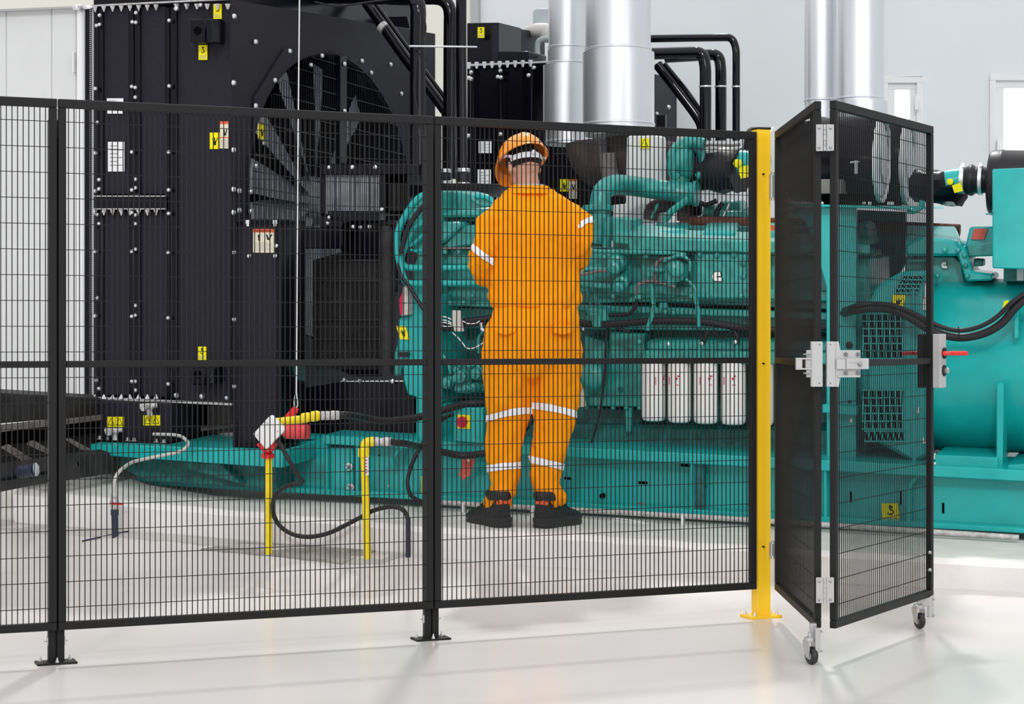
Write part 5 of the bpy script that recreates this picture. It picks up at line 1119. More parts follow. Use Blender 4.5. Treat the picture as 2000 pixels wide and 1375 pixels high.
gp('deep_support', 4.0, [(1080, 300), (1240, 300), (1240, 470), (1080, 470)], .1, 'glossblack', r2)
mb = MB(); mb.bolt(Gp(1306, 209, 6.2), V((0, -1, 0)), .018); mb.bolt(Gp(1283, 222, 5.9), V((0, -1, 0)), .015); build('face_bolts', mb, 'bolt', r2)
gp('flange_plate', 5.6, [(1282, 224), (1299, 224), (1299, 258), (1282, 258)], .05, 'glossblack', r2)
p4 = [('thin far black pipe bending down beside the grey wall', [(1180, 77), (1430, 73), (1438, 95), (1438, 275)], 7.5, 5.6, .28),
      ('thick far black pipe bending down, left of three', [(1180, 108), (1372, 102), (1378, 130), (1378, 275)], 11.5, 5.2, .42),
      ('middle far black pipe bending down', [(1300, 112), (1404, 106), (1408, 135), (1408, 275)], 11, 5.9, .35)]
for lab, pts, r_, w, rd in p4:
    t = thing('far_coolant_pipe', lab, 'pipe', Gp(pts[-1][0], 275, w), 'far black coolant pipes'); tubeG('pipe_run', w, pts, r_, 'pipeblack', par=t, n=18, sm='fil', rad=rd)
    x = pts[-1][0]; mb = MB(); a = Gp(x, 171, w); mb.lathe(a, V((0, 0, 1)), [((r_ + 1.5) * a.y / FOC, 0), ((r_ + 1.5) * a.y / FOC, .012)], 18); build('pipe_band', mb, 'steel', t)
t = thing('far_coolant_pipe', 'slanting far black pipe in front of the far grey fan face', 'pipe', Gp(1365, 260, 5.5), 'far black coolant pipes')
tubeG('pipe_run', 5.5, [(1284, 126), (1330, 185), (1366, 235), (1372, 262)], 10, 'pipeblack', par=t, n=14); tubeG('thin_pipe', 5.5, [(1298, 124), (1345, 182), (1378, 232)], 4, 'pipeblack', par=t, n=8)
va = thing('valve_unit', 'pale grey green valve unit fixed high on the wall left of the ducts', 'valve', Gp(1058, 78, 6.6))
mb = MB(); mb.prism(g(6.5), [(1040, 22), (1046, 16), (1080, 16), (1080, 54), (1040, 56)], .4); build('valve_body', mb, 'paleblue', va, bevel=.01)
mb = MB(); mb.sphere(Gp(1057, 60, 6.4), .11, 7, scale=(1.3, .8, .6)); mb.sphere(Gp(1070, 66, 6.4), .08, 7); build('valve_bonnet', mb, 'hose', va)
tubeG('valve_pipe', 6.3, [(1051, 118), (1049, 92), (1056, 78), (1085, 72)], 6, 'paleblue', par=va, n=12)
# ================================================================ CABLE, PENDANT, GAS PIPES, HOSES
mb = MB(); mb.tube([Gp(585.5, -60, .42), Gp(582, 300, .42), Gp(579, 765, .42)], .0036, 6); hc = build('hoist_cable', mb, 'white', None, label='thin white hoist cable hanging straight down in front of the radiator', cat='cable')
mb = MB(); mb.tube(bez([Gp(579, 764, .42), Gp(576, 775, .42), Gp(574.5, 790, .42), Gp(578, 798, .42), Gp(581.5, 790, .42), Gp(580, 775, .42), Gp(579, 764, .42)], 4), .004, 6); build('snap_hook', mb, 'bolt', hc, label='silver snap hook')
pe = thing('red_pendant', 'red cylindrical pendant weight hanging from the hoist cable', 'pendant', Gp(579, 858, .42))
mb = MB(); a = Gp(557, 842, .42); b_ = Gp(601, 843, .42); mb.lathe(a, b_ - a, [(.036, 0), (.042, .006), (.042, (b_ - a).length - .012), (.040, (b_ - a).length)], 24); build('pendant_body', mb, 'pinkred', pe)
mb = MB(); mb.prism(g(.40), [(549, 820), (571, 795), (582, 799), (580, 806), (557, 828)], .012); build('red_strap', mb, 'red', pe, bevel=.002)
mb = MB(); mb.tube([Gp(577, 798, .41), Gp(576, 815, .41), Gp(577, 826, .41)], .007, 6); build('link', mb, 'bolt', pe)
gas1 = thing('gas_pipe', 'left yellow gas standpipe with red fitting at the top', 'pipe', floor_hit(525, 1083), 'yellow gas standpipes')
fh = floor_hit(525, 1083); wg = .05
def upright(par, fh, topy, r, m, lean=0):
    top = V((fh.x + lean, fh.y, CZ - (topy - HY) * fh.y / FOC)); mb = MB(); mb.tube([fh - V((0, 0, .02)), top], r, 16); return build('upright_pipe', mb, m, par), top
_, tp1 = upright(gas1, fh, 890, .0175, 'gasyellow')
s_ = fh.y / FOC; loc = lambda x, y, dy=0: at(x, y, fh.y + dy)
mb = MB(); mb.lathe(loc(523, 895), V((0, 0, 1)), [(.032, 0), (.034, .01), (.034, .02), (.024, .03), (.026, .045), (.042, .06), (.030, .075)], 16); build('red_union', mb, 'red', gas1, label='red pipe union')
mb = MB(); mb.tube(fil([loc(523, 888, .06), loc(523, 826, .06), loc(600, 818, .09)], .05), .021, 16); build('pipe_elbow', mb, 'gasyellow', gas1)
mb = MB(); a = loc(588, 817, .09); b_ = loc(626, 811, .10); mb.lathe(a, b_ - a, [(.018, 0), (.025, .008), (.025, .04), (.021, .045), (.027, .055), (.027, .085), (.02, .1)], 16); build('pipe_coupling', mb, 'gasyellow', gas1)
mb = MB(); a = loc(626, 812, .10); b_ = loc(661, 811, .12); mb.lathe(a, b_ - a, [(.020, 0), (.024, .01), (.022, .02), (.024, .03), (.022, .05), (.025, .06), (.023, .095)], 16); build('silver_fitting', mb, 'dirty', gas1, label='dull silver fitting')
bx = thing('cable_box', 'white square junction box set on its corner on the left gas pipe', 'box', loc(523, 876, -.05))
mb = MB(); mb.prism(YPlane(fh.y - .09), [(494, 848), (527, 812), (531, 811), (555, 836), (557, 840), (522, 877), (518, 877)], .06); build('box_shell', mb, 'white', bx, bevel=.005)
mb = MB(); mb.prism(YPlane(fh.y - .06), [(500, 868), (512, 862), (540, 866), (536, 880), (526, 884), (512, 882)], .05); build('red_collar', mb, 'red', bx, bevel=.004)
mb = MB()
for x, y in ((542, 842), (522, 826), (503, 850)): mb.bolt(YPlane(fh.y - .09).pt(x, y), V((0, -1, 0)), .005)
build('box_screws', mb, 'zinc', bx, kind='stuff')
fh2 = floor_hit(718, 1090); gas2 = thing('gas_pipe', 'right yellow gas standpipe with elbow and white label', 'pipe', fh2, 'yellow gas standpipes')
l2 = lambda x, y, dy=0: at(x, y, fh2.y + dy)
mb = MB(); mb.tube([fh2 - V((0, 0, .02)), l2(711, 885)], [.0185] * 2, 16); build('upright_pipe', mb, 'gasyellow', gas2)
mb = MB(); mb.tube(fil([l2(711, 892), l2(713, 864), l2(730, 862)], .03), .024, 16); mb.lathe(l2(711, 893), V((0, 0, 1)), [(.026, 0), (.030, .005), (.030, .04), (.026, .045)], 16); build('pipe_elbow', mb, 'gasyellow', gas2)
mb = MB(); a = l2(728, 862); b_ = l2(761, 863); mb.lathe(a, b_ - a, [(.016, 0), (.022, .005), (.022, .03), (.018, .034), (.018, .05), (.023, .055), (.023, .09)], 16); build('silver_fitting', mb, 'dirty', gas2, label='dull silver fitting')
mb = MB(); q = YPlane(fh2.y - .02); mb.prism(q, [(711.5, 888), (719.5, 888), (720, 928), (712.5, 928)], .004); build('paper_label', mb, 'whitesticker', gas2, label='white paper label')
mb = MB()
for k in range(6): mb.rect(q.off(.001), 713.5, 892 + k * 6, 717.5, 894.5 + k * 6, .001)
build('label_print', mb, 'salmon', gas2, smooth=0, label='red print')
def hose(name, pts, r, m, lab, cat='hose', ridge=0, grp=None):
    q_ = [V(p_) for p_ in pts]; path = bez(q_, 6); mb = MB()
    if ridge:
        L = [0]
        for a_, b_ in zip(path, path[1:]): L.append(L[-1] + (b_ - a_).length)
        k = int(L[-1] / ridge); P3_ = []; R3 = []
        for i in range(k * 2 + 1):
            d_ = L[-1] * i / (2 * k); j = 0
            while j < len(L) - 2 and L[j + 1] < d_: j += 1
            f_ = (d_ - L[j]) / max(1e-9, L[j + 1] - L[j]); P3_.append(path[j].lerp(path[j + 1], f_)); R3.append(r * (1.0 if i % 2 else .82))
        mb.tube(P3_, R3, 10)
    else: mb.tube(path, r, 14)
    return build(name, mb, m, None, smooth=60, label=lab, cat=cat, group=grp)
hose('gas_hose', [loc(660, 811, .12), loc(680, 811, .15), Gp(710, 816, .3), Gp(745, 822, .4), Gp(785, 820, .5), Gp(830, 812, .6), Gp(870, 800, .65), Gp(905, 790, .75), Gp(940, 788, .8), Gp(985, 792, .9)], .020, 'rubber', 'upper black rubber gas hose running right from the left yellow pipe')
hose('gas_hose', [l2(760, 863), l2(790, 866, .1), Gp(815, 872, .45), Gp(845, 878, .6), Gp(870, 884, .65), Gp(905, 890, .7), Gp(945, 885, .7), Gp(990, 875, .75)], .018, 'rubber', 'lower black rubber gas hose running right from the right yellow pipe')
fc = floor_hit(797, 1087)
l3 = lambda x, y, dy=0: at(x, y, fc.y + dy)
hose('ribbed_conduit', [loc(541, 856, -.06), loc(550, 872, -.08), loc(565, 900, -.1), loc(580, 925, -.1), loc(590, 939, -.1), loc(586, 944, -.1), loc(570, 946, -.1), loc(550, 955, -.08), loc(536, 972, -.06), loc(533, 995, -.05), Gp(540, 1018, -.12), Gp(556, 1035, -.12), Gp(580, 1046, -.12), Gp(610, 1048, -.11), Gp(645, 1040, -.1), Gp(680, 1023, -.09), Gp(707, 1009, -.08), Gp(730, 997, -.08), Gp(760, 990, -.07), Gp(782, 993, -.06), Gp(794, 1005, -.05), l3(797, 1022)], .0125, 'rubber', 'black ribbed conduit looping low between the two yellow pipes', 'conduit', .011)
mb = MB(); mb.tube([fc - V((0, 0, .02)), l3(797, 1012)], .013, 12); build('conduit_stub', mb, 'navy', None, label='dark upright conduit stub at the right end of the looping conduit', cat='pipe')
hose('ribbed_conduit', [Gp(862, 812, .7), Gp(842, 835, .68), Gp(828, 862, .66), Gp(812, 890, .62), Gp(800, 920, .6), Gp(796, 945, .58), Gp(803, 968, .58), Gp(825, 980, .6), Gp(850, 982, .68)], .0125, 'rubber', 'black ribbed conduit curving down just left of the middle fence post', 'conduit', .011)
hose('ribbed_conduit', [Gp(890, 808, .78), Gp(876, 812, .78), Gp(862, 820, .78), Gp(850, 832, .78)], .013, 'rubber', 'short black ribbed conduit entering the isolator box', 'conduit', .012)
hose('black_hose', [Gp(1012, 850, .9), Gp(1028, 835, .9), Gp(1040, 818, .95), Gp(1050, 800, 1.0)], .016, 'rubber', 'black hose showing between the legs of the worker')
# drain hose at left
fd = floor_hit(225, 1047)
hz = [Gp(300, 848, .62), Gp(345, 850, .55), Gp(362, 858, .48), Gp(367, 868, .42), Gp(356, 880, .40), Gp(330, 887, .38), Gp(290, 895, .32), Gp(258, 903, .2)]
l4 = lambda x, y: at(x, y, fd.y)
hose('drain_hose', hz + [at(236, 918, fd.y + .05), l4(226, 932), l4(222.5, 950), l4(222.5, 964)], .0095, 'hose', 'pale grey drain hose curving from the pedestal down to a floor valve')
dv = thing('drain_valve', 'navy floor pipe with silver valve and red lever at the left', 'valve', fd)
mb = MB(); mb.tube([fd - V((0, 0, .02)), l4(224, 1000)], .018, 14); mb.lathe(l4(224, 1006), V((0, 0, 1)), [(.021, 0), (.021, .03)], 14); build('floor_pipe', mb, 'navy', dv)
mb = MB(); mb.lathe(l4(223.5, 998), V((0, 0, 1)), [(.018, 0), (.018, .02), (.024, .03), (.024, .055), (.017, .065), (.019, .07), (.019, .09), (.012, .1)], 14); build('valve_body', mb, 'dirty', dv)
mb = MB(); mb.box(l4(230, 983) - V((0, .025, 0)), V((.032, 0, -.002)), V((0, .005, 0)), V((0, 0, .006))); build('red_lever', mb, 'red', dv, bevel=.001, label='red lever')
mb = MB(); a_, b_ = floor_hit(160, 1060), floor_hit(252, 1040); mb.tube([a_ + V((0, 0, .006)), b_ + V((0, 0, .006))], .0045, 6); build('floor_wire', mb, 'navy', None, label='thin dark wire lying on the floor across the navy pipe', cat='wire')
# isolator box
ib = thing('isolator_box', 'small teal isolator box with red rotary switch on yellow plate', 'switch box', Gp(915, 865, .80))
gp('box_shell', .74, [(886, 795), (942, 797), (942, 866), (886, 862)], .14, 'teal', ib, .004)
gp('yellow_plate', .732, [(893.5, 810), (917.5, 811), (917.5, 838), (893.5, 837)], .01, 'sticker', ib, .001, label='yellow square plate')
mb = MB(); a = g(.73).pt(903, 824); mb.lathe(a, -EV, [(.030, 0), (.030, .012), (.026, .014)], 22); mb.box(a - EV * .02, V((.009, 0, 0)), V((0, .012, 0)), V((0, 0, .027))); build('rotary_switch', mb, 'redink', ib, label='dark red rotary switch')
mb = MB()
for x, y in ((893, 858), (928, 860)): mb.bolt(g(.74).pt(x, y), -EV, .006)
build('box_screws', mb, 'bolt', ib, kind='stuff')
# ================================================================ THE WORKER
PYD = 9.68                                     # distance of the figure
def W(x, y, dy=0.0): return at(x, y, PYD + dy) + V((0, 0, 0))
SP = PYD / FOC
def evaluated(mb, name, voxel, smooth_it=4, tweak=None):
    me = bpy.data.meshes.new('tmp'); me.from_pydata([tuple(p) for p in mb.v], [], mb.f)
    bm = bmesh.new(); bm.from_mesh(me); bmesh.ops.recalc_face_normals(bm, faces=bm.faces); bm.to_mesh(me); bm.free()
    o = bpy.data.objects.new('tmp', me); COL.objects.link(o)
    r = o.modifiers.new('r', 'REMESH'); r.mode = 'VOXEL'; r.voxel_size = voxel
    s = o.modifiers.new('s', 'SMOOTH'); s.factor = .5; s.iterations = smooth_it
    dg = bpy.context.evaluated_depsgraph_get(); dg.update(); ev = o.evaluated_get(dg); m2 = bpy.data.meshes.new_from_object(ev)
    out = MB(); out.v = [v.co.copy() for v in m2.vertices]; ns = [v.normal.copy() for v in m2.vertices]
    if tweak: out.v = [tweak(p, n) for p, n in zip(out.v, ns)]
    out.f = [tuple(p.vertices) for p in m2.polygons]; out.m = [0] * len(out.f)
    bpy.data.objects.remove(o); bpy.data.meshes.remove(me); bpy.data.meshes.remove(m2)
    return out
def ell(c, rx, ry, rz, n=20): return [V((c.x + math.cos(2 * math.pi * i / n) * rx, c.y + math.sin(2 * math.pi * i / n) * ry, c.z + rz * math.cos(2 * math.pi * i / n))) for i in range(n)]
def limb(mb, pts, n=14, sq=1.0):   # pts: (vector, radius)
    path = bez([p for p, r in pts], 4); rs = []
    for i in range(len(pts) - 1):
        for j in range(4): rs.append(pts[i][1] + (pts[i + 1][1] - pts[i][1]) * j / 4)
    rs.append(pts[-1][1]); mb.tube(path, rs, n, sq=sq)
FLZ = W(985, 1030, 0).z
per = thing('person', 'worker in orange coverall and helmet seen from behind, bending over the engine', 'person', V((W(1028, 1025).x, PYD, FLZ)))
# torso of the coverall
tz = lambda xl, xr, y, dep, dy, tilt=0: ell(W((xl + xr) / 2, y, dy), (xr - xl) / 2 * SP, dep, tilt, 24)
body = MB()
body.rings([tz(992, 1082, 366, .055, .02), tz(985, 1090, 378, .075, .02), tz(968, 1112, 390, .10, .02), tz(954, 1128, 408, .12, .015), tz(952, 1134, 432, .135, .01), tz(958, 1130, 462, .135, .0), tz(962, 1128, 500, .13, 0), tz(957, 1133, 545, .13, 0), tz(955, 1135, 575, .135, 0), tz(958, 1133, 592, .135, 0), tz(968, 1128, 603, .12, 0)])
# left arm: out to the side, bent forward
limb(body, [(W(976, 420, .0), .058), (W(956, 442, -.05), .068), (W(947, 478, -.09), .064), (W(940, 507, -.09), .062), (W(947, 528, .0), .056), (W(957, 543, .14), .052), (W(968, 546, .32), .047)])
limb(body, [(W(1108, 420, .0), .056), (W(1128, 436, -.04), .066), (W(1137, 464, -.06), .060), (W(1134, 492, -.01), .055), (W(1120, 515, .22), .050), (W(1098, 520, .34), .045)])
def wr(amp, sc, seed):
    def f(p, n):
        q_ = V((p.x * sc, p.y * sc, p.z * sc * .55 + p.x * 2.2)) + V((seed, 0, 0))
        return p + n * (amp * (noise.noise(q_) + .9 * (abs(noise.noise(q_ * 2.1 + V((3, 1, 2)))) - .30) + .35 * (abs(noise.noise(q_ * 4.6)) - .3)))
    return f
jk = evaluated(body, 'jacket', .013, 3, wr(.027, 7.0, 2.0)); jacket = build('jacket', jk, 'orange', per, smooth=80)
mb = MB(); mb.rings([[q_ for q_ in ell(W(1034, y, .02 + d_), rx, ry, 0, 24)] for y, rx, ry, d_ in ((380, .125, .10, 0), (368, .105, .088, 0), (364, .100, .082, 0), (366, .092, .074, 0), (378, .092, .074, 0))], 0); build('collar', mb, 'orange', per, smooth=60)
mb = MB(); mb.rings([ell(W(1033, y, .025), rx, rx * .8, 0, 20) for y, rx in ((374, .088), (362, .086), (361, .080), (372, .080))]); build('undershirt', mb, 'paleblue', per)
# trousers
tr = MB()
tr.rings([tz(970, 1125, 590, .115, 0), tz(962, 1130, 602, .125, 0), tz(954, 1134, 625, .135, -.005), tz(948, 1138, 655, .145, -.015), tz(945, 1140, 685, .145, -.02), tz(945, 1139, 712, .13, -.01), tz(952, 1132, 735, .10, 0)])
def leg(side, rows):
    tr.rings([ell(W((xl + xr) / 2, y, dy), (xr - xl) / 2 * SP, dp, 0, 18) for xl, xr, y, dp, dy in rows])
leg(-1, [(948, 1046, 690, .115, 0), (946, 1043, 730, .11, 0), (946, 1040, 770, .10, 0), (948, 1034, 815, .092, 0), (950, 1026, 855, .085, .0), (949, 1022, 890, .082, 0), (951, 1016, 925, .078, 0), (956, 1010, 948, .075, 0), (947, 1008, 962, .082, 0), (940, 1004, 974, .085, .02), (946, 1002, 992, .075, .04)])
leg(1, [(1040, 1139, 690, .115, 0), (1041, 1137, 730, .11, 0), (1042, 1133, 770, .10, 0), (1042, 1124, 815, .092, 0), (1041, 1119, 850, .085, 0), (1037, 1110, 890, .082, 0), (1037, 1100, 925, .078, 0), (1043, 1096, 945, .075, 0), (1044, 1104, 960, .08, 0), (1043, 1112, 972, .085, .02), (1045, 1098, 992, .075, .04)])
tr = evaluated(tr, 'trousers', .012, 3, wr(.025, 7.5, 9.0)); trousers = build('trousers', tr, 'orange', per, smooth=80)
def band(src, cuts, name, keep, parent, thick=.006):
    me = bpy.data.meshes.new('b'); me.from_pydata([tuple(p) for p in src.v], [], src.f); bm = bmesh.new(); bm.from_mesh(me)
    for co, no in cuts:
        bmesh.ops.bisect_plane(bm, geom=bm.verts[:] + bm.edges[:] + bm.faces[:], plane_co=co, plane_no=no, clear_outer=True)
    dele = [f for f in bm.faces if not keep(f.calc_center_median())]; bmesh.ops.delete(bm, geom=dele, context='FACES')
    bm.normal_update()
    for v in bm.verts: v.co += v.normal * thick
    bm.verts.ensure_lookup_table(); out = MB(); idx = {v: i for i, v in enumerate(bm.verts)}
    out.v = [v.co.copy() for v in bm.verts]; out.f = [tuple(idx[v] for v in f.verts) for f in bm.faces]; out.m = [0] * len(out.f)
    bm.free(); bpy.data.meshes.remove(me)
    return build(name, out, 'reflective', parent, smooth=80)
def bandpx(src, xa, ya, xb, yb_, h, keep, parent, dyn=0.0):
    a, b_ = W(xa, ya), W(xb, yb_); t_ = (b_ - a).normalized(); up = V((0, -1, 0)).cross(t_).normalized()
    if up.z < 0: up = -up
    up = (up + V((0, dyn, 0))).normalized(); hh = h * SP / 2
    band(src, [(a + up * hh, up), (a - up * hh, -up)], 'reflective_band', keep, parent)
xm = W(1041, 800).x
bandpx(tr, 947, 819, 1034, 803, 12, lambda c: c.x < xm, trousers, .15); bandpx(tr, 1042, 793, 1124, 811, 13, lambda c: c.x > xm, trousers, .15)
bandpx(tr, 947, 916, 1019, 908, 13, lambda c: c.x < W(1030, 900).x, trousers, .1); bandpx(tr, 1037, 898, 1106, 914, 13, lambda c: c.x > W(1030, 900).x, trousers, .1)
bandpx(jk, 926, 480, 966, 510, 11, lambda c: c.x < W(963, 500).x, jacket, -.1); bandpx(jk, 1126, 482, 1152, 452, 9, lambda c: c.x > W(1130, 470).x, jacket, .5)
# pockets and yoke
for x0, x1 in ((968, 1008), (1078, 1120)):
    mb = MB(); y0 = 648; 
    pts = [W(x0, y0 - 14, -.145), W(x1, y0 - 14, -.145), W(x1 - 2, y0 + 2, -.158), W((x0 + x1) / 2, y0 + 6, -.165), W(x0 + 2, y0 + 2, -.158)]; mb.loft(pts, [p + V((0, .03, 0)) for p in pts]); build('pocket_flap', mb, 'orange', trousers, bevel=.003)
# skin: head, neck, forearms/hands as one body core
core = MB()
hd = W(1022, 318, .04); yaw, pit = math.radians(28), math.radians(24)
Fh = V((-math.sin(yaw) * math.cos(pit), math.cos(yaw) * math.cos(pit), -math.sin(pit))); Rh = V((math.cos(yaw), math.sin(yaw), 0)); Uh = Rh.cross(Fh).normalized()
hp = lambda r, f, u: hd + Rh * r + Fh * f + Uh * u
def ball(mb, c, a, b_, c_, n=9):
    rg = []
    for i in range(1, n):
        t_ = math.pi * i / n; rg.append([c + Uh * math.cos(t_) * c_ + (Rh * math.cos(2 * math.pi * j / 16) * a + Fh * math.sin(2 * math.pi * j / 16) * b_) * math.sin(t_) for j in range(16)])
    mb.rings(rg)
ball(core, hp(0, 0, .0), .080, .098, .105); ball(core, hp(0, .045, -.065), .058, .058, .062); ball(core, hp(0, .10, -.025), .013, .022, .028, 7); ball(core, hp(0, .088, -.075), .026, .018, .014, 7); ball(core, hp(0, .085, .015), .05, .016, .012, 7)
for s in (-1, 1): ball(core, hp(.082 * s, .0, -.028), .010, .020, .032, 7)
limb(core, [(hp(0, -.005, -.04), .062), (W(1030, 352, .02), .058), (W(1032, 372, .02), .064), (W(1036, 400, .02), .085)])
core.rings([tz(975, 1105, 398, .08, .02), tz(962, 1122, 420, .10, .01), tz(975, 1112, 480, .10, 0), tz(985, 1105, 560, .09, 0), tz(985, 1105, 610, .09, 0), tz(975, 1115, 670, .10, 0), tz(985, 1105, 705, .09, 0)])
for a_ in (([(W(972, 415, .02), .05), (W(952, 460, 0), .045), (W(942, 512, .03), .040), (W(956, 540, .22), .034), (W(972, 546, .36), .026), (W(978, 548, .42), .028)]), ([(W(1114, 415, .02), .05), (W(1128, 455, 0), .042), (W(1134, 495, .06), .038), (W(1118, 515, .25), .033), (W(1092, 521, .40), .026), (W(1086, 523, .46), .028)])): limb(core, a_)
for s, x0 in ((-1, 995), (1, 1090)):
    limb(core, [(W(x0, 695, 0), .078), (W(x0 - (8 if s < 0 else 6), 780, 0), .066), (W(x0 - (8 if s < 0 else 12), 850, 0), .052), (W(x0 - (12 if s < 0 else 20), 910, 0), .05), (W(x0 - (18 if s < 0 else 20), 960, .04), .038), (W(x0 - (18 if s < 0 else 20), 990, .05), .035)])
for (wx, wy, wd, hx) in ((978, 548, .42, 1), (1086, 523, .46, -1)):     # hands: palm, four fingers and a thumb curled over the engine rail
    pc = W(wx, wy, wd); fwd = V((.25 * hx, .9, -.05)).normalized(); sd = V((1, -.25 * hx, 0)).normalized()
    core.rings([[pc + fwd * d_ + sd * math.cos(2 * math.pi * j / 12) * a + V((0, 0, 1)) * math.sin(2 * math.pi * j / 12) * .015 for j in range(12)] for d_, a in ((-.01, .026), (.03, .038), (.07, .042), (.09, .038))])
    for k, ln in enumerate((.070, .080, .075, .058)):
        b0 = pc + fwd * .085 + sd * (-.033 + .022 * k) * hx * -1
        core.tube([b0 - fwd * .02, b0 + fwd * ln * .45 + V((0, 0, -.004)), b0 + fwd * ln * .75 + V((0, 0, -.022)), b0 + fwd * ln * .8 + V((0, 0, -.045))], [.0095, .009, .0085, .007], 8)
    b0 = pc + fwd * .02 + sd * .035 * hx; core.tube([b0 - sd * .01 * hx, b0 + sd * .025 * hx + fwd * .02, b0 + sd * .035 * hx + fwd * .05 + V((0, 0, -.015)), b0 + sd * .03 * hx + fwd * .07 + V((0, 0, -.03))], [.013, .012, .010, .008], 8)
cr = evaluated(core, 'body', .0055, 2); build('body', cr, 'skin', per, smooth=80)
for s in (-1, 1):
    mb = MB(); mb.sphere(hp(.032 * s, .082, -.005), .012, 6); e_ = build('eye', mb, 'white', per); mb = MB(); mb.sphere(hp(.032 * s, .091, -.005), .0055, 5); build('iris', mb, 'ink', e_)
# hair
mb = MB(); rg = []
for i in range(0, 9):
    t_ = math.radians(8 + i * 13); ln = [Uh * math.cos(t_) * .113 + (Rh * math.cos(a) * .0865 + Fh * math.sin(a) * .104) * math.sin(t_) * (1 if math.sin(a) < .35 else .97) for a in [2 * math.pi * j / 28 for j in range(28)]]
    if i == 8: ln = [q_ + (Uh * (.05 if math.sin(2 * math.pi * j / 28) > -.1 else .0)) for j, q_ in enumerate(ln)]
    if i == 7: ln = [q_ + (Uh * (.03 if math.sin(2 * math.pi * j / 28) > -.1 else .0)) for j, q_ in enumerate(ln)]
    rg.append([hd + q_ for q_ in ln])
mb.rings(rg); build('hair', mb, 'hair', per, smooth=80)
# helmet: shell with brim, ridge and headband; higher at the back so the band shows
Hc = hp(.002, .012, .028); hm = Part('helmet', per, 'orange safety helmet'); n = 44
UH2 = (Uh + Fh * .10).normalized(); FH2 = Rh.cross(UH2).normalized() * -1 
if FH2.dot(Fh) < 0: FH2 = -FH2
hq = lambda r, f, u: Hc + Rh * r + FH2 * f + UH2 * u
mb = MB(); out = []; inn = []
for i in range(1, 12):
    t_ = math.radians(3 + i * 7.9)
    rr = [( .119 * math.cos(a) * math.sin(t_), .148 * math.sin(a) * math.sin(t_), .124 * math.cos(t_) + (.006 if abs(math.cos(a)) < .18 and i < 8 else 0)) for a in [2 * math.pi * j / n for j in range(n)]]
    out.append([hq(*q_) for q_ in rr]); inn.append([hq(q_[0] * .965, q_[1] * .97, q_[2] - .004) for q_ in rr])
brim = []
for a in [2 * math.pi * j / n for j in range(n)]:
    fr = max(0, math.sin(a)) ** 1.5; brim.append(hq((.124 + .010) * math.cos(a), (.154 + .055 * fr) * math.sin(a), -.004 - .022 * fr + .0 * (1 - fr)))
brim2 = [p - UH2 * .005 for p in brim]
mb.rings(out + [brim, brim2] + inn[::-1]); build('helmet', mb, 'helmet', hm, smooth=60)
mb = MB()
rg = []
for a in [math.radians(198 + 144 * j / 20) for j in range(21)]:
    w_ = .022 + .010 * abs(math.sin(a)) ; cx_, cf = .090 * math.cos(a), .112 * math.sin(a); z0 = -.030 - .020 * abs(math.sin(a)) ** 2
    rg.append([hq(cx_, cf, z0 - w_ / 2), hq(cx_ * 1.05, cf * 1.05, z0 - w_ / 2), hq(cx_ * 1.05, cf * 1.05, z0 + w_ / 2), hq(cx_, cf, z0 + w_ / 2)])
mb.rings(rg); build('headband', mb, 'strap', hm, label='grey white headband')
for s in (-1, 1):
    mb = MB(); pts = [hq(.097 * s, -.06, -.03), hq(.103 * s, -.03, -.005), hq(.107 * s, .0, .005)]; mb.tube(pts, .008, 6); build('strap_hanger', mb, 'strap', hm)
mb = MB(); c_ = hq(0, -.121, -.044); mb.lathe(c_, -FH2, [(.012, 0), (.012, .010)], 14); build('adjuster_knob', mb, 'strap', hm)
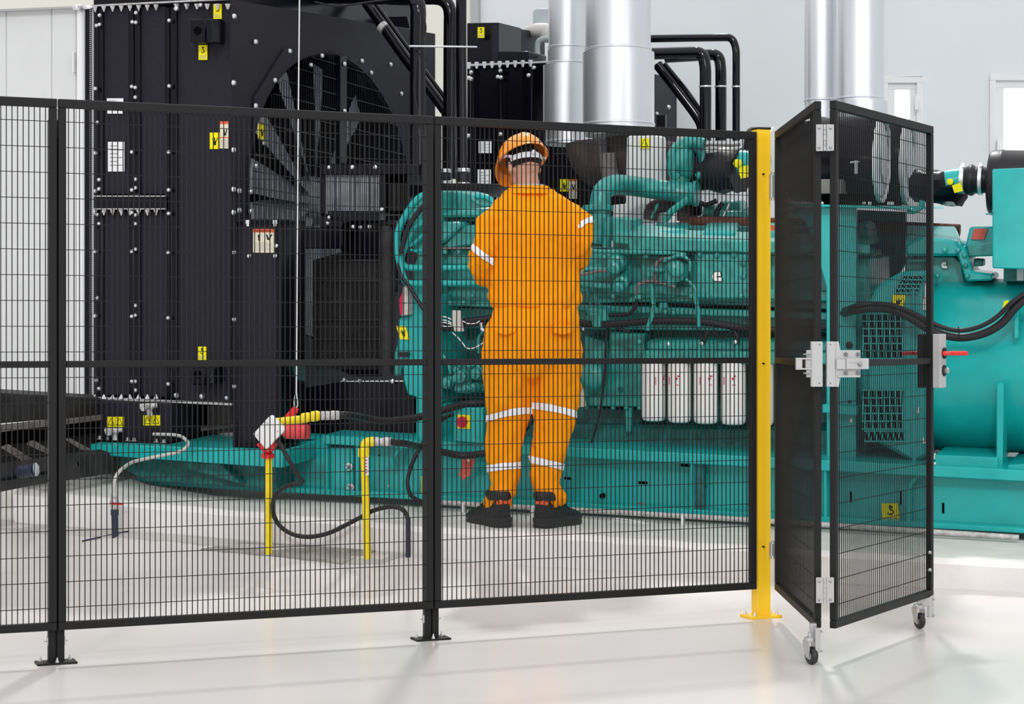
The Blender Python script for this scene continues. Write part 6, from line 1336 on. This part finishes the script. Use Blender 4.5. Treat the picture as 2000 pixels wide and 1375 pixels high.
# boots
def boot(hx, hy, tx, ty, lab):
    H = at(hx, hy, PYD - .07); H.z = 0; T = at(tx, ty, PYD + .15); T.z = 0; d = (T - H); L = .30; d.normalize(); s = V((d.y, -d.x, 0)); z0 = at(hx, hy, PYD - .07).z
    H = H + V((0, 0, z0)); P_ = lambda f, r, u: H + d * f * 1.1 + s * r * 1.22 + V((0, 0, u * 1.08))
    bt = Part('boot', per, lab)
    prof = [(-.005, .030, .155), (.02, .040, .160), (.06, .042, .158), (.10, .043, .150), (.135, .045, .115), (.18, .048, .088), (.23, .050, .078), (.27, .044, .066), (.295, .026, .045)]
    mb = MB(); rg = []
    for f, hw, ht in prof:
        pts = []
        for j in range(14):
            a = 2 * math.pi * j / 14; cx_, sy = math.cos(a), math.sin(a); cx_ = math.copysign(abs(cx_) ** .7, cx_); up = .03 if sy < 0 else ht - .03
            pts.append(P_(f, cx_ * hw * (1 - .25 * max(0, sy) * (ht > .12)), .035 + (sy * (.012 if sy < 0 else (ht - .035)))))
        rg.append(pts)
    mb.rings(rg); build('boot', mb, 'boot', bt, smooth=60)
    mb = MB(); rg = []
    o_ = [(-.012, .0), (-.006, .030), (.03, .043), (.09, .041), (.13, .040), (.19, .054), (.25, .052), (.29, .034), (.304, 0)]
    loop = o_ + [(f, -r) for f, r in o_[-2:0:-1]]
    for u_, k in ((0, 1.0), (.012, 1.04), (.020, 1.0), (.030, 1.06), (.045, 1.03)): rg.append([P_(f + (.004 if k > 1.02 else 0) * (1 if f > .15 else -1), r * k, u_) for f, r in loop])
    mb.rings(rg); build('sole', mb, 'sole', bt, smooth=30)
    mb = MB(); rg = []
    for u_, k in ((.125, 1.0), (.14, 1.08), (.158, 1.08), (.168, .98)): rg.append([P_(.055 + math.cos(a) * .068 * k, math.sin(a) * .047 * k, u_) for a in [2 * math.pi * j / 16 for j in range(16)]])
    mb.rings(rg); build('padded_collar', mb, 'boot', bt, smooth=60)
    mb = MB(); q_ = P_(-.006, 0, .118); mb.loft([P_(-.004, -.025, .105), P_(-.004, .025, .105), P_(-.010, .024, .130), P_(-.010, -.024, .130)], [P_(.02, -.03, .105), P_(.02, .03, .105), P_(.02, .03, .130), P_(.02, -.03, .130)]); build('heel_patch', mb, 'orangeink', bt, label='orange red heel patch', bevel=.003)
    for k in range(3):
        mb = MB(); f = .13 + .03 * k; u_ = .120 - .016 * k; mb.tube([P_(f, -.036, u_ - .01), P_(f + .003, 0, u_ + .006), P_(f, .036, u_ - .01)], .003, 6); build('lace', mb, 'sole', bt)
boot(985, 1030, 938, 1004, 'black work boot with orange heel patch, left foot'); boot(1055, 1031, 1112, 1006, 'black work boot with orange heel patch, right foot')
